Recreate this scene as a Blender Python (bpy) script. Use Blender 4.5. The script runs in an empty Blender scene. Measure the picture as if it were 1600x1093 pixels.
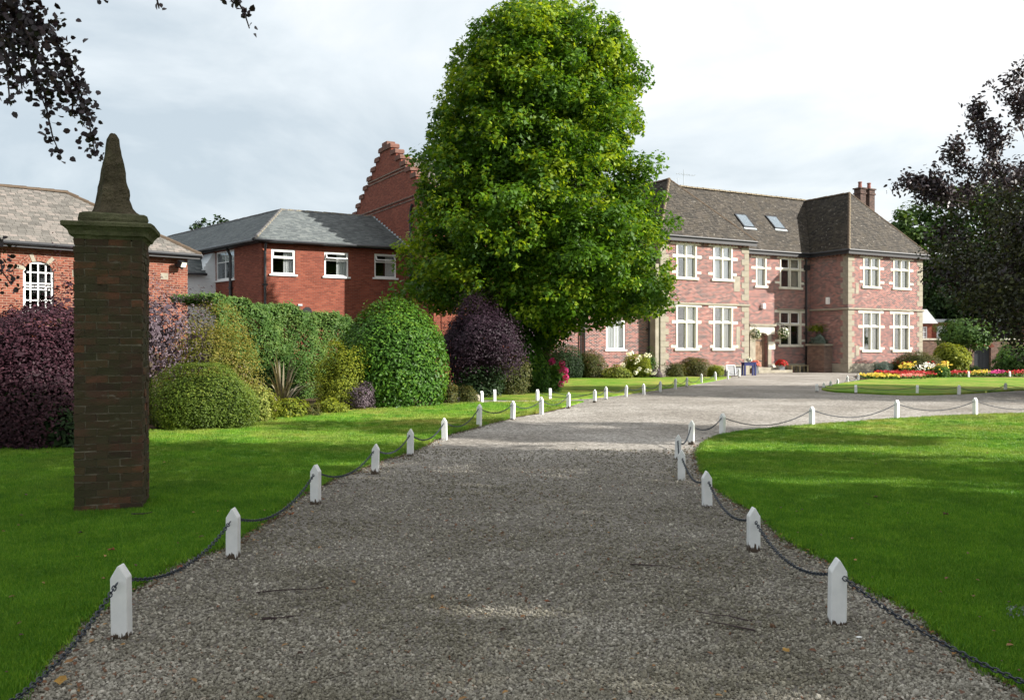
import bpy, math, random
import numpy as np
import zlib
from mathutils import Vector, Matrix
random.seed(7); RNG = np.random.default_rng(11)
R = math.radians
scene = bpy.context.scene
COL = scene.collection

# ------------------------------------------------------------------ camera, sky, sun, exposure
EYE = 1.65
cam_d = bpy.data.cameras.new('camera'); cam_d.lens = 31.5; cam_d.sensor_width = 36
cam_d.clip_start = 0.05; cam_d.clip_end = 3000
cam = bpy.data.objects.new('camera', cam_d); COL.objects.link(cam)
cam.location = (0, 0, EYE); cam.rotation_euler = (R(90 - 0.143), 0, 0)
scene.camera = cam

SUN_EL = R(26); SUN_DIR = Vector((0.967 * math.cos(SUN_EL), -0.252 * math.cos(SUN_EL), math.sin(SUN_EL))).normalized()
sun_d = bpy.data.lights.new('sun', 'SUN'); sun_d.energy = 5.0; sun_d.angle = R(0.6); sun_d.color = (1.0, 0.95, 0.87)
sun = bpy.data.objects.new('sun', sun_d); COL.objects.link(sun)
sun.rotation_euler = SUN_DIR.to_track_quat('Z', 'Y').to_euler(); sun.location = (40, -20, 40)

world = bpy.data.worlds.new('World'); scene.world = world; world.use_nodes = True
wn = world.node_tree.nodes; wl = world.node_tree.links; wn.clear()
def WN(t, **k):
    n = wn.new(t)
    for a, b in k.items(): setattr(n, a, b)
    return n
w_out = WN('ShaderNodeOutputWorld'); w_bg = WN('ShaderNodeBackground'); w_bg.inputs['Strength'].default_value = 0.1
w_sky = WN('ShaderNodeTexSky', sky_type='NISHITA'); w_sky.sun_disc = False
w_sky.sun_elevation = SUN_EL; w_sky.sun_rotation = math.atan2(SUN_DIR.x, SUN_DIR.y)
w_sky.dust_density = 1.5
w_tc = WN('ShaderNodeTexCoord'); w_sep = WN('ShaderNodeSeparateXYZ'); wl.new(w_tc.outputs['Generated'], w_sep.inputs[0])
w_z = WN('ShaderNodeMath', operation='MAXIMUM'); wl.new(w_sep.outputs['Z'], w_z.inputs[0]); w_z.inputs[1].default_value = 0
w_z2 = WN('ShaderNodeMath', operation='ADD'); wl.new(w_z.outputs[0], w_z2.inputs[0]); w_z2.inputs[1].default_value = 0.22
w_dv = WN('ShaderNodeVectorMath', operation='DIVIDE'); wl.new(w_tc.outputs['Generated'], w_dv.inputs[0])
w_cb = WN('ShaderNodeCombineXYZ')
for i in range(3): wl.new(w_z2.outputs[0], w_cb.inputs[i])
wl.new(w_cb.outputs[0], w_dv.inputs[1])
w_n1 = WN('ShaderNodeTexNoise'); w_n1.inputs['Scale'].default_value = 1.35; w_n1.inputs['Detail'].default_value = 8
w_n1.inputs['Roughness'].default_value = 0.55; w_n1.inputs['Distortion'].default_value = 0.4
w_mp = WN('ShaderNodeMapping'); w_mp.inputs['Location'].default_value = (3.1, 1.7, 0.3)
wl.new(w_dv.outputs[0], w_mp.inputs[0]); wl.new(w_mp.outputs[0], w_n1.inputs['Vector'])
w_dot = WN('ShaderNodeVectorMath', operation='DOT_PRODUCT'); wl.new(w_tc.outputs['Generated'], w_dot.inputs[0])
w_dot.inputs[1].default_value = tuple(SUN_DIR)
w_m1 = WN('ShaderNodeMath', operation='MULTIPLY_ADD'); wl.new(w_dot.outputs['Value'], w_m1.inputs[0])
w_m1.inputs[1].default_value = 0.34; wl.new(w_n1.outputs['Fac'], w_m1.inputs[2])
w_mz = WN('ShaderNodeMath', operation='MULTIPLY_ADD'); wl.new(w_z.outputs[0], w_mz.inputs[0]); w_mz.inputs[1].default_value = 0.30
wl.new(w_m1.outputs[0], w_mz.inputs[2])
w_r = WN('ShaderNodeValToRGB'); wl.new(w_mz.outputs[0], w_r.inputs[0])
cr = w_r.color_ramp; cr.elements[0].position = 0.34; cr.elements[0].color = (0.54, 0.62, 0.68, 1)
cr.elements[1].position = 0.74; cr.elements[1].color = (1, 1, 1, 1)
e = cr.elements.new(0.56); e.color = (0.78, 0.84, 0.875, 1)
w_sc = WN('ShaderNodeVectorMath', operation='SCALE'); wl.new(w_r.outputs[0], w_sc.inputs[0]); w_sc.inputs['Scale'].default_value = 5.6
w_mix = WN('ShaderNodeMixRGB'); w_mix.inputs[0].default_value = 0.92
wl.new(w_sky.outputs[0], w_mix.inputs[1]); wl.new(w_sc.outputs[0], w_mix.inputs[2])
wl.new(w_mix.outputs[0], w_bg.inputs['Color']); wl.new(w_bg.outputs[0], w_out.inputs['Surface'])

scene.view_settings.view_transform = 'Standard'; scene.view_settings.look = 'None'
scene.view_settings.exposure = 1.05; scene.view_settings.gamma = 1.0; scene.view_settings.use_curve_mapping = False
scene.render.engine = 'CYCLES'
scene.cycles.max_bounces = 6; scene.cycles.diffuse_bounces = 3; scene.cycles.glossy_bounces = 2
scene.cycles.transmission_bounces = 3; scene.cycles.transparent_max_bounces = 6
scene.cycles.use_denoising = True

# ------------------------------------------------------------------ helpers
F_PX = 1400.0; HOR = 543.0
def G(px, py, z=0.0):
    """ground position seen along a sight line (surveyed from the standing point)"""
    Y = F_PX * (EYE - z) / (py - HOR); return ((px - 800) / F_PX * Y, Y)
def W(px, Y): return (px - 800) / F_PX * Y
def H(py, Y): return EYE + (HOR - py) / F_PX * Y

def tag(o, label=None, cat=None, group=None, kind=None):
    if label: o['label'] = label
    if cat: o['category'] = cat
    if group: o['group'] = group
    if kind: o['kind'] = kind
    return o
def empty(name, loc=(0, 0, 0), rz=0.0):
    o = bpy.data.objects.new(name, None); COL.objects.link(o)
    o.location = loc; o.rotation_euler = (0, 0, rz); o.empty_display_size = 0.2
    return o
def link(name, me, parent=None, loc=(0, 0, 0), rot=(0, 0, 0), sc=(1, 1, 1)):
    o = bpy.data.objects.new(name, me); COL.objects.link(o)
    if parent is not None: o.parent = parent
    o.location = loc; o.rotation_euler = rot; o.scale = sc
    return o
KIDS = {}
def copy_tree(o, parent=None, kids=None):
    c = o.copy(); COL.objects.link(c)
    if parent is not None: c.parent = parent
    for ch in [x for x in list(o.children)]: copy_tree(ch, c)
    return c

class MB:
    def __init__(s): s.v = []; s.f = []; s.marks = []
    def quad(s, a, b, c, d):
        s.marks.append((len(s.v), len(s.f))); n = len(s.v); s.v += [tuple(a), tuple(b), tuple(c), tuple(d)]; s.f.append((n, n+1, n+2, n+3)); return s
    def poly(s, pts):
        s.marks.append((len(s.v), len(s.f))); n = len(s.v); s.v += [tuple(p) for p in pts]; s.f.append(tuple(range(n, n+len(pts)))); return s
    def box(s, x0, x1, y0, y1, z0, z1, jit=0.0):
        s.marks.append((len(s.v), len(s.f))); n = len(s.v)
        for z in (z0, z1):
            for (x, y) in ((x0, y0), (x1, y0), (x1, y1), (x0, y1)):
                if jit: s.v.append((x+random.uniform(-jit, jit), y+random.uniform(-jit, jit), z+random.uniform(-jit, jit)))
                else: s.v.append((x, y, z))
        for f in ((0,3,2,1),(4,5,6,7),(0,1,5,4),(1,2,6,5),(2,3,7,6),(3,0,4,7)): s.f.append(tuple(n+i for i in f))
        return s
    def prism(s, pts, axis, a0, a1):
        """pts 2D outline (counter-clockwise) extruded along axis from a0 to a1"""
        def mk(p, a):
            if axis == 'y': return (p[0], a, p[1])
            if axis == 'x': return (a, p[0], p[1])
            return (p[0], p[1], a)
        s.marks.append((len(s.v), len(s.f))); n = len(s.v); k = len(pts)
        s.v += [mk(p, a0) for p in pts] + [mk(p, a1) for p in pts]
        s.f.append(tuple(n+i for i in range(k))[::-1]); s.f.append(tuple(n+k+i for i in range(k)))
        for i in range(k): j = (i+1) % k; s.f.append((n+i, n+j, n+k+j, n+k+i))
        return s
    def tube(s, pts, rad, sides=6, cap=True):
        pts = [Vector(p) for p in pts]; m = len(pts)
        if not hasattr(rad, '__len__'): rad = [rad]*m
        s.marks.append((len(s.v), len(s.f))); n0 = len(s.v); up = Vector((0, 0, 1))
        for i, p in enumerate(pts):
            d = (pts[min(i+1, m-1)] - pts[max(i-1, 0)]).normalized()
            a = d.cross(up) if abs(d.z) < 0.95 else d.cross(Vector((0, 1, 0)))
            a.normalize(); b = d.cross(a)
            for k in range(sides):
                t = 2*math.pi*k/sides
                s.v.append(tuple(p + (a*math.cos(t) + b*math.sin(t))*rad[i]))
        for i in range(m-1):
            for k in range(sides):
                k2 = (k+1) % sides
                s.f.append((n0+i*sides+k, n0+i*sides+k2, n0+(i+1)*sides+k2, n0+(i+1)*sides+k))
        if cap:
            s.f.append(tuple(n0+k for k in range(sides))[::-1]); s.f.append(tuple(n0+(m-1)*sides+k for k in range(sides)))
        return s
    def ball(s, c, rx, ry, rz, seg=8, rings=5, jit=0.0):
        s.marks.append((len(s.v), len(s.f))); n0 = len(s.v); s.v.append((c[0], c[1], c[2]+rz))
        for i in range(1, rings):
            ph = math.pi*i/rings
            for k in range(seg):
                t = 2*math.pi*k/seg; j = 1+random.uniform(-jit, jit)
                s.v.append((c[0]+rx*j*math.sin(ph)*math.cos(t), c[1]+ry*j*math.sin(ph)*math.sin(t), c[2]+rz*j*math.cos(ph)))
        s.v.append((c[0], c[1], c[2]-rz)); last = len(s.v)-1
        for k in range(seg):
            k2 = (k+1) % seg
            s.f.append((n0, n0+1+k, n0+1+k2)); s.f.append((last, last-seg+k2, last-seg+k))
            for i in range(rings-2):
                a = n0+1+i*seg
                s.f.append((a+k, a+seg+k, a+seg+k2, a+k2))
        return s
    def mesh(s, name, mat, smooth=False, bevel=0.0):
        me = bpy.data.meshes.new(name); me.from_pydata(s.v, [], s.f); me.update()
        for m in (mat if isinstance(mat, (list, tuple)) else [mat]): me.materials.append(m)
        uvl = me.uv_layers.new(name='UVMap'); co = np.array(s.v, dtype=np.float32)
        uv = np.zeros((len(me.loops), 2), dtype=np.float32)
        for p in me.polygons:
            nx, ny, nz = map(abs, p.normal)
            vi = list(p.vertices); a = co[vi]
            if nz > 0.95: u, w = a[:, 0], a[:, 1]
            elif nx > ny: u, w = a[:, 1], a[:, 2]
            else: u, w = a[:, 0], a[:, 2]
            uv[p.loop_start:p.loop_start+p.loop_total, 0] = u; uv[p.loop_start:p.loop_start+p.loop_total, 1] = w
        uvl.data.foreach_set('uv', uv.ravel())
        if smooth: me.polygons.foreach_set('use_smooth', [True]*len(me.polygons))
        return me
    SPLIT = {'plinth', 'quoin', 'string_course', 'stone_patch', 'soffit', 'brick_band', 'step', 'mullion', 'vent_plate', 'terracotta_pot'}
    def build(s, name, mat, parent=None, smooth=False, loc=(0, 0, 0), rot=(0, 0, 0), bevel=0.0, each=False):
        if (each or name in MB.SPLIT) and len(s.marks) > 1:        # every separate block is an object of its own
            mk = s.marks+[(len(s.v), len(s.f))]; out = []
            for (va, fa), (vb, fb) in zip(mk[:-1], mk[1:]):
                q = MB(); q.v = s.v[va:vb]; q.f = [tuple(i-va for i in f) for f in s.f[fa:fb]]; out.append(q.build(name, mat, parent, smooth, loc, rot, bevel))
            return out[0]
        o = link(name, s.mesh(name, mat, smooth), parent, loc, rot)
        if bevel:
            b = o.modifiers.new('bevel', 'BEVEL'); b.width = bevel; b.segments = 1; b.limit_method = 'ANGLE'
        return o

def fastmesh(name, V, F, mat, v=None, smooth=False):
    """V (n,3), F (m,k) uniform polygons, v per-face value"""
    me = bpy.data.meshes.new(name); m, k = F.shape
    me.vertices.add(len(V)); me.vertices.foreach_set('co', V.astype(np.float32).ravel())
    me.loops.add(m*k); me.loops.foreach_set('vertex_index', F.astype(np.int32).ravel())
    me.polygons.add(m); me.polygons.foreach_set('loop_start', np.arange(0, m*k, k, dtype=np.int32))
    me.update(calc_edges=True)
    if v is not None:
        at = me.attributes.new('v', 'FLOAT', 'FACE'); at.data.foreach_set('value', v.astype(np.float32))
    me.materials.append(mat)
    if smooth: me.polygons.foreach_set('use_smooth', [True]*m)
    return me

# ------------------------------------------------------------------ materials
class NT:
    def __init__(s, name):
        s.m = bpy.data.materials.new(name); s.m.use_nodes = True; s.t = s.m.node_tree; s.n = s.t.nodes; s.n.clear()
        s.out = s.n.new('ShaderNodeOutputMaterial')
    def a(s, t, ins=None, **k):
        n = s.n.new(t)
        for x, y in k.items(): setattr(n, x, y)
        for x, y in (ins or {}).items():
            if hasattr(y, 'is_output') or isinstance(y, bpy.types.NodeSocket): s.t.links.new(y, n.inputs[x])
            else: n.inputs[x].default_value = y
        return n
    def noise(s, vec, scale, detail=4, rough=0.6, dist=0):
        return s.a('ShaderNodeTexNoise', {'Vector': vec, 'Scale': scale, 'Detail': detail, 'Roughness': rough, 'Distortion': dist}).outputs['Fac']
    def ramp(s, fac, stops):
        n = s.a('ShaderNodeValToRGB', {0: fac}); r = n.color_ramp
        while len(r.elements) < len(stops): r.elements.new(0.5)
        for e_, (p, c) in zip(r.elements, stops): e_.position = p; e_.color = (*c, 1)
        return n.outputs[0]
    def mix(s, fac, a, b, mode='MIX'):
        return s.a('ShaderNodeMixRGB', {0: fac, 1: a, 2: b}, blend_type=mode).outputs[0]
    def math(s, op, a, b=0.0, c=0.0):
        return s.a('ShaderNodeMath', {0: a, 1: b, 2: c}, operation=op).outputs[0]
    def bsdf(s, color, rough=0.8, spec=0.3, bump=None, bstr=0.5, bdist=0.01, metal=0.0):
        b = s.a('ShaderNodeBsdfPrincipled', {'Base Color': color, 'Roughness': rough, 'Specular IOR Level': spec, 'Metallic': metal})
        if bump is not None:
            bm = s.a('ShaderNodeBump', {'Height': bump, 'Strength': bstr, 'Distance': bdist})
            s.t.links.new(bm.outputs[0], b.inputs['Normal'])
        s.t.links.new(b.outputs[0], s.out.inputs['Surface']); s.b = b
        return b
C4 = lambda c: (*c, 1)
def plain(name, c, rough=0.6, spec=0.3, var=0.15, scale=6.0, bump=0.2, bdist=0.004, metal=0.0, dirt=None):
    t = NT(name); tc = t.a('ShaderNodeTexCoord').outputs['Object']
    n = t.noise(tc, scale, 6)
    lo = tuple(x*(1-var) for x in c); hi = tuple(min(1, x*(1+var)) for x in c)
    col = t.ramp(n, [(0.3, lo), (0.7, hi)])
    if dirt:
        d = t.ramp(t.noise(tc, scale*0.6, 8, 0.7), [(0.5, (0, 0, 0)), (0.68, (1, 1, 1))])
        col = t.mix(d, col, C4(dirt))
    t.bsdf(col, rough, spec, t.noise(tc, scale*6, 5), bump, bdist, metal)
    return t.m
def foliage(name, c0, c1, c2, trans=0.28, rough=0.55, spec=0.18, tint=(1.6, 1.5, 0.7)):
    t = NT(name); at = t.a('ShaderNodeAttribute', attribute_name='v').outputs['Fac']
    col = t.ramp(at, [(0.0, c0), (0.55, c1), (1.0, c2)])
    b = t.a('ShaderNodeBsdfPrincipled', {'Base Color': col, 'Roughness': rough, 'Specular IOR Level': spec})
    tcol = t.mix(1.0, col, C4(tint), 'MULTIPLY')
    tr = t.a('ShaderNodeBsdfTranslucent', {'Color': tcol})
    mx = t.a('ShaderNodeMixShader', {0: trans, 1: b.outputs[0], 2: tr.outputs[0]})
    t.t.links.new(mx.outputs[0], t.out.inputs['Surface'])
    return t.m
def brick(name, stops, mortar, bw=0.225, rh=0.075, ms=0.012, dark=0.0, lumps=None, stain=None):
    t = NT(name); uv = t.a('ShaderNodeUVMap').outputs[0]; tc = t.a('ShaderNodeTexCoord').outputs['Object']
    wob = t.a('ShaderNodeTexNoise', {'Vector': uv, 'Scale': 1.1, 'Detail': 2.0}).outputs['Color']
    wv = t.a('ShaderNodeVectorMath', {0: wob, 'Scale': 0.012}, operation='SCALE').outputs[0]
    uv2 = t.a('ShaderNodeVectorMath', {0: uv, 1: wv}, operation='ADD').outputs[0]
    def br(off):
        n = t.a('ShaderNodeTexBrick', {'Vector': uv2, 'Scale': 1.0, 'Mortar Size': ms, 'Mortar Smooth': 0.3, 'Bias': 0.0, 'Brick Width': bw, 'Row Height': rh,
            'Color1': (0, 0, 0, 1), 'Color2': (1, 1, 1, 1), 'Mortar': (0.5, 0.5, 0.5, 1)}); n.offset = off; return n
    b1 = br(0.5)
    big = t.noise(tc, 0.7, 5)
    v = t.math('ADD', t.math('MULTIPLY', b1.outputs['Color'], 0.8), t.math('MULTIPLY', t.math('SUBTRACT', big, 0.5), 0.7))
    v = t.math('ADD', v, t.math('MULTIPLY', t.math('SUBTRACT', t.noise(tc, 14, 3), 0.5), 0.35))
    col = t.ramp(v, stops)
    if lumps:
        l = t.ramp(t.noise(tc, 6, 6, 0.8), [(0.61, (0, 0, 0)), (0.66, (1, 1, 1))]); col = t.mix(l, col, C4(lumps))
    col = t.mix(b1.outputs['Fac'], col, C4(mortar))
    if stain:
        st = t.ramp(t.noise(tc, 0.45, 7, 0.7), [(0.52, (0, 0, 0)), (0.75, (1, 1, 1))]); col = t.mix(t.math('MULTIPLY', st, 0.5), col, C4(stain))
    hgt = t.math('ADD', t.math('MULTIPLY', b1.outputs['Fac'], -1.0), t.math('MULTIPLY', t.noise(tc, 40, 3), 0.4))
    t.bsdf(col, 0.85, 0.2, hgt, 0.7, 0.01)
    return t.m
def tilemat(name, stops, lichen=None, lich_amt=(0.6, 0.66), rough=0.75, moss=None):
    t = NT(name); at = t.a('ShaderNodeAttribute', attribute_name='v').outputs['Fac']; tc = t.a('ShaderNodeTexCoord').outputs['Object']
    v = t.math('ADD', at, t.math('MULTIPLY', t.math('SUBTRACT', t.noise(tc, 0.8, 5), 0.5), 0.8))
    col = t.ramp(v, stops)
    if lichen:
        l = t.ramp(t.noise(tc, 5.0, 7, 0.8), [(lich_amt[0], (0, 0, 0)), (lich_amt[1], (1, 1, 1))]); col = t.mix(l, col, C4(lichen))
    if moss:
        l = t.ramp(t.noise(tc, 1.3, 8, 0.7), [(0.52, (0, 0, 0)), (0.66, (1, 1, 1))]); col = t.mix(l, col, C4(moss))
    t.bsdf(col, rough, 0.35, t.noise(tc, 30, 4), 0.4, 0.01)
    return t.m

M = {}
M['white_paint'] = plain('white_paint', (0.80, 0.81, 0.80), 0.45, 0.4, 0.04, 8, 0.15)
def post_mat():
    t = NT('post_paint'); tc = t.a('ShaderNodeTexCoord').outputs['Object']; z = t.a('ShaderNodeSeparateXYZ', {0: tc}).outputs['Z']
    rnd = t.a('ShaderNodeObjectInfo').outputs['Random']
    off = t.a('ShaderNodeVectorMath', {0: tc, 1: t.a('ShaderNodeCombineXYZ', {0: t.math('MULTIPLY', rnd, 40.0)}).outputs[0]}, operation='ADD').outputs[0]
    grain = t.a('ShaderNodeMapping', {0: off, 'Scale': (60, 60, 5)}).outputs[0]
    g = t.noise(grain, 1.0, 5, 0.6)
    base = t.ramp(t.noise(off, 7, 6), [(0.3, (0.66, 0.68, 0.68)), (0.7, (0.82, 0.83, 0.82))])
    peel_h = t.math('ADD', t.math('MULTIPLY', z, -14.0), t.math('MULTIPLY', g, t.math('MULTIPLY_ADD', rnd, 1.9, 1.1)))
    pk = t.ramp(peel_h, [(0.52, (0, 0, 0)), (0.56, (1, 1, 1))])
    pk = t.math('MULTIPLY', pk, t.a('ShaderNodeMath', {0: rnd, 1: 0.35}, operation='GREATER_THAN').outputs[0])
    dirt = t.ramp(t.math('ADD', t.math('MULTIPLY', z, -5.0), t.noise(off, 10, 6)), [(0.3, (0, 0, 0)), (0.6, (1, 1, 1))])
    col = t.mix(t.math('MULTIPLY', dirt, 0.6), base, C4((0.30, 0.31, 0.22)))
    col = t.mix(pk, col, C4((0.07, 0.05, 0.035)))
    t.bsdf(col, 0.5, 0.35, g, 0.25, 0.002); return t.m
M['post'] = post_mat()
M['chain'] = plain('chain_metal', (0.035, 0.045, 0.06), 0.45, 0.5, 0.3, 30, 0.2, metal=0.4)
M['stone'] = plain('sandstone', (0.30, 0.275, 0.22), 0.9, 0.15, 0.25, 2.5, 0.5, 0.01, dirt=(0.25, 0.23, 0.17))
M['stone_pale'] = plain('painted_stone', (0.66, 0.64, 0.55), 0.8, 0.2, 0.07, 4, 0.3, 0.004, dirt=(0.52, 0.49, 0.38))
M['frame_white'] = plain('white_frame', (0.82, 0.83, 0.82), 0.35, 0.4, 0.03, 8, 0.05)
M['black_metal'] = plain('black_metal', (0.018, 0.019, 0.022), 0.4, 0.5, 0.2, 10, 0.1)
M['gutter'] = plain('gutter_black', (0.02, 0.022, 0.026), 0.35, 0.5, 0.2, 10, 0.1)
M['lead'] = plain('lead', (0.42, 0.47, 0.50), 0.6, 0.4, 0.15, 8, 0.2)
M['brick_main'] = brick('brick_main', [(0.08, (0.035, 0.016, 0.026)), (0.3, (0.13, 0.034, 0.038)), (0.55, (0.25, 0.062, 0.052)), (0.8, (0.34, 0.12, 0.095)), (0.97, (0.56, 0.40, 0.34))],
                        (0.42, 0.36, 0.32), ms=0.013, lumps=(0.50, 0.40, 0.35), stain=(0.14, 0.07, 0.07))
M['brick_red'] = brick('brick_red', [(0.0, (0.15, 0.040, 0.025)), (0.5, (0.225, 0.060, 0.036)), (1.0, (0.30, 0.095, 0.056))], (0.19, 0.095, 0.07), ms=0.010, stain=(0.17, 0.055, 0.04))
M['brick_orange'] = brick('brick_orange', [(0.0, (0.13, 0.038, 0.025)), (0.5, (0.22, 0.065, 0.040)), (1.0, (0.31, 0.11, 0.068))], (0.27, 0.17, 0.125), ms=0.012)
M['brick_wall'] = brick('brick_dark', [(0.0, (0.08, 0.04, 0.035)), (0.5, (0.16, 0.08, 0.06)), (1.0, (0.28, 0.18, 0.13))], (0.25, 0.22, 0.18), ms=0.012, lumps=(0.35, 0.3, 0.24))
M['slate'] = tilemat('slate', [(0.0, (0.065, 0.075, 0.078)), (0.5, (0.095, 0.110, 0.112)), (1.0, (0.14, 0.155, 0.152))], (0.22, 0.22, 0.18), (0.66, 0.75), rough=0.55)
M['slate_warm'] = tilemat('slate_warm', [(0.0, (0.085, 0.080, 0.072)), (0.5, (0.13, 0.122, 0.110)), (1.0, (0.19, 0.165, 0.148))], (0.32, 0.29, 0.22), (0.62, 0.70), rough=0.7)
M['tile'] = tilemat('stone_tile', [(0.0, (0.018, 0.015, 0.011)), (0.5, (0.039, 0.032, 0.024)), (1.0, (0.068, 0.056, 0.042))], (0.36, 0.33, 0.28), (0.595, 0.64), moss=(0.052, 0.041, 0.026))
M['ridge'] = plain('ridge_tile', (0.105, 0.078, 0.055), 0.85, 0.2, 0.35, 3, 0.5, dirt=(0.30, 0.27, 0.18))
M['ridge_slate'] = plain('ridge_slate', (0.09, 0.09, 0.095), 0.7, 0.3, 0.3, 3, 0.4, dirt=(0.28, 0.24, 0.14))
M['terracotta'] = plain('terracotta', (0.24, 0.10, 0.08), 0.8, 0.2, 0.2, 8, 0.2)
M['board'] = plain('white_board', (0.70, 0.74, 0.76), 0.5, 0.3, 0.05, 5, 0.1)
M['wood_old'] = plain('old_oak', (0.20, 0.13, 0.085), 0.8, 0.2, 0.35, 5, 0.4, dirt=(0.34, 0.26, 0.18))
M['bark'] = plain('bark', (0.11, 0.085, 0.06), 0.95, 0.1, 0.4, 6, 0.8, 0.02, dirt=(0.07, 0.09, 0.04))
M['bark_grey'] = plain('bark_grey', (0.06, 0.045, 0.045), 0.95, 0.1, 0.3, 8, 0.7, 0.01)
M['curtain'] = plain('curtain', (0.72, 0.68, 0.55), 0.9, 0.1, 0.08, 5, 0.1)
M['curtain_white'] = plain('net_curtain', (0.80, 0.82, 0.82), 0.9, 0.1, 0.05, 5, 0.1)
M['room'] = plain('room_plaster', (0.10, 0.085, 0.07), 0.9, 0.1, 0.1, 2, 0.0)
def glass_mat():
    t = NT('window_glass')
    f = t.a('ShaderNodeLayerWeight', {'Blend': 0.35}).outputs['Fresnel']
    fac = t.math('ADD', t.math('MULTIPLY', f, 0.55), 0.05)
    g = t.a('ShaderNodeBsdfGlossy', {'Color': (0.9, 0.95, 1, 1), 'Roughness': 0.03}); tr = t.a('ShaderNodeBsdfTransparent', {'Color': (0.92, 0.93, 0.93, 1)})
    mx = t.a('ShaderNodeMixShader', {0: fac, 1: tr.outputs[0], 2: g.outputs[0]}); t.t.links.new(mx.outputs[0], t.out.inputs['Surface']); return t.m
M['glass'] = glass_mat()

def gravel_mat():
    t = NT('gravel'); tc = t.a('ShaderNodeTexCoord').outputs['Object']
    vo = t.a('ShaderNodeTexVoronoi', {'Vector': tc, 'Scale': 38.0, 'Randomness': 1.0}); s2 = t.a('ShaderNodeSeparateColor', {0: vo.outputs['Color']}).outputs[0]
    v2 = t.a('ShaderNodeTexVoronoi', {'Vector': tc, 'Scale': 16.0, 'Randomness': 1.0}); s3 = t.a('ShaderNodeSeparateColor', {0: v2.outputs['Color']}).outputs[1]
    v = t.math('ADD', t.math('MULTIPLY', s2, 0.65), t.math('MULTIPLY', s3, 0.35))
    col = t.ramp(v, [(0.05, (0.11, 0.103, 0.094)), (0.4, (0.25, 0.237, 0.219)), (0.75, (0.38, 0.365, 0.340)), (1.0, (0.62, 0.60, 0.565))])
    patch = t.ramp(t.noise(tc, 0.35, 7, 0.65), [(0.40, (0.74, 0.71, 0.67)), (0.62, (1.12, 1.10, 1.07))]); col = t.mix(1.0, col, patch, 'MULTIPLY')
    # base darkens to an earth brown toward the near drive, between the loose stones
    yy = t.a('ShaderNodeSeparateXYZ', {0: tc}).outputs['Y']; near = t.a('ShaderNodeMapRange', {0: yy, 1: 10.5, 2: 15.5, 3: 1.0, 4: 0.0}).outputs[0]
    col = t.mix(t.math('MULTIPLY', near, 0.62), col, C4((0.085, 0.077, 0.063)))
    t.bsdf(col, 0.9, 0.2, t.math('SUBTRACT', 1.0, vo.outputs['Distance']), 0.55, 0.015); return t.m
M['gravel'] = gravel_mat()
def stone_bit_mat():
    t = NT('gravel_stone'); r = t.a('ShaderNodeObjectInfo').outputs['Random']; tc = t.a('ShaderNodeTexCoord').outputs['Object']
    wp = t.a('ShaderNodeNewGeometry').outputs['Position']; r = t.math('ADD', r, t.math('MULTIPLY', t.math('SUBTRACT', t.noise(wp, 0.8, 6, 0.65), 0.5), 0.45))
    col = t.ramp(r, [(0.0, (0.175, 0.166, 0.143)), (0.3, (0.245, 0.234, 0.206)), (0.6, (0.315, 0.303, 0.272)), (0.90, (0.41, 0.396, 0.362)), (0.98, (0.55, 0.53, 0.49)), (1.0, (0.22, 0.13, 0.09))])
    ds = t.ramp(t.noise(wp, 0.55, 7, 0.7), [(0.42, (0.66, 0.64, 0.54)), (0.62, (1.12, 1.10, 1.04))]); col = t.mix(1.0, col, ds, 'MULTIPLY')
    t.bsdf(col, 0.85, 0.25, t.noise(tc, 3.0, 4), 0.3, 0.2); return t.m
M['stone_bit'] = stone_bit_mat()
def lawn_mat():
    t = NT('lawn_turf'); tc = t.a('ShaderNodeTexCoord').outputs['Object']
    fine = t.noise(tc, 55, 5, 0.7); mid = t.noise(tc, 1.6, 5, 0.6); bigv = t.noise(tc, 0.35, 5, 0.6)
    st = t.noise(t.a('ShaderNodeMapping', {0: tc, 'Rotation': (0, 0, R(20)), 'Scale': (0.25, 1.3, 1)}).outputs[0], 1.0, 3)
    v = t.math('ADD', t.math('MULTIPLY', fine, 0.45), t.math('ADD', t.math('MULTIPLY', mid, 0.25), t.math('MULTIPLY', st, 0.3)))
    col = t.ramp(v, [(0.32, (0.040, 0.125, 0.009)), (0.5, (0.110, 0.240, 0.016)), (0.68, (0.25, 0.345, 0.034))])
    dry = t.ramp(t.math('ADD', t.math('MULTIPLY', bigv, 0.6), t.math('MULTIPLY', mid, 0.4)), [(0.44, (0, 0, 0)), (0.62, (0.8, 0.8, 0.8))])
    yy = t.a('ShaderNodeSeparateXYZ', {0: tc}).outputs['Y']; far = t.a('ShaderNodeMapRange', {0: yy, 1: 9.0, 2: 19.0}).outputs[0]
    col = t.mix(t.math('MULTIPLY', dry, far), col, C4((0.33, 0.30, 0.075)))  # dry patches plus the yellow of sunlit turf, painted in with distance
    t.bsdf(col, 0.85, 0.15, fine, 0.8, 0.02); return t.m
M['lawn'] = lawn_mat()
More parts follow.
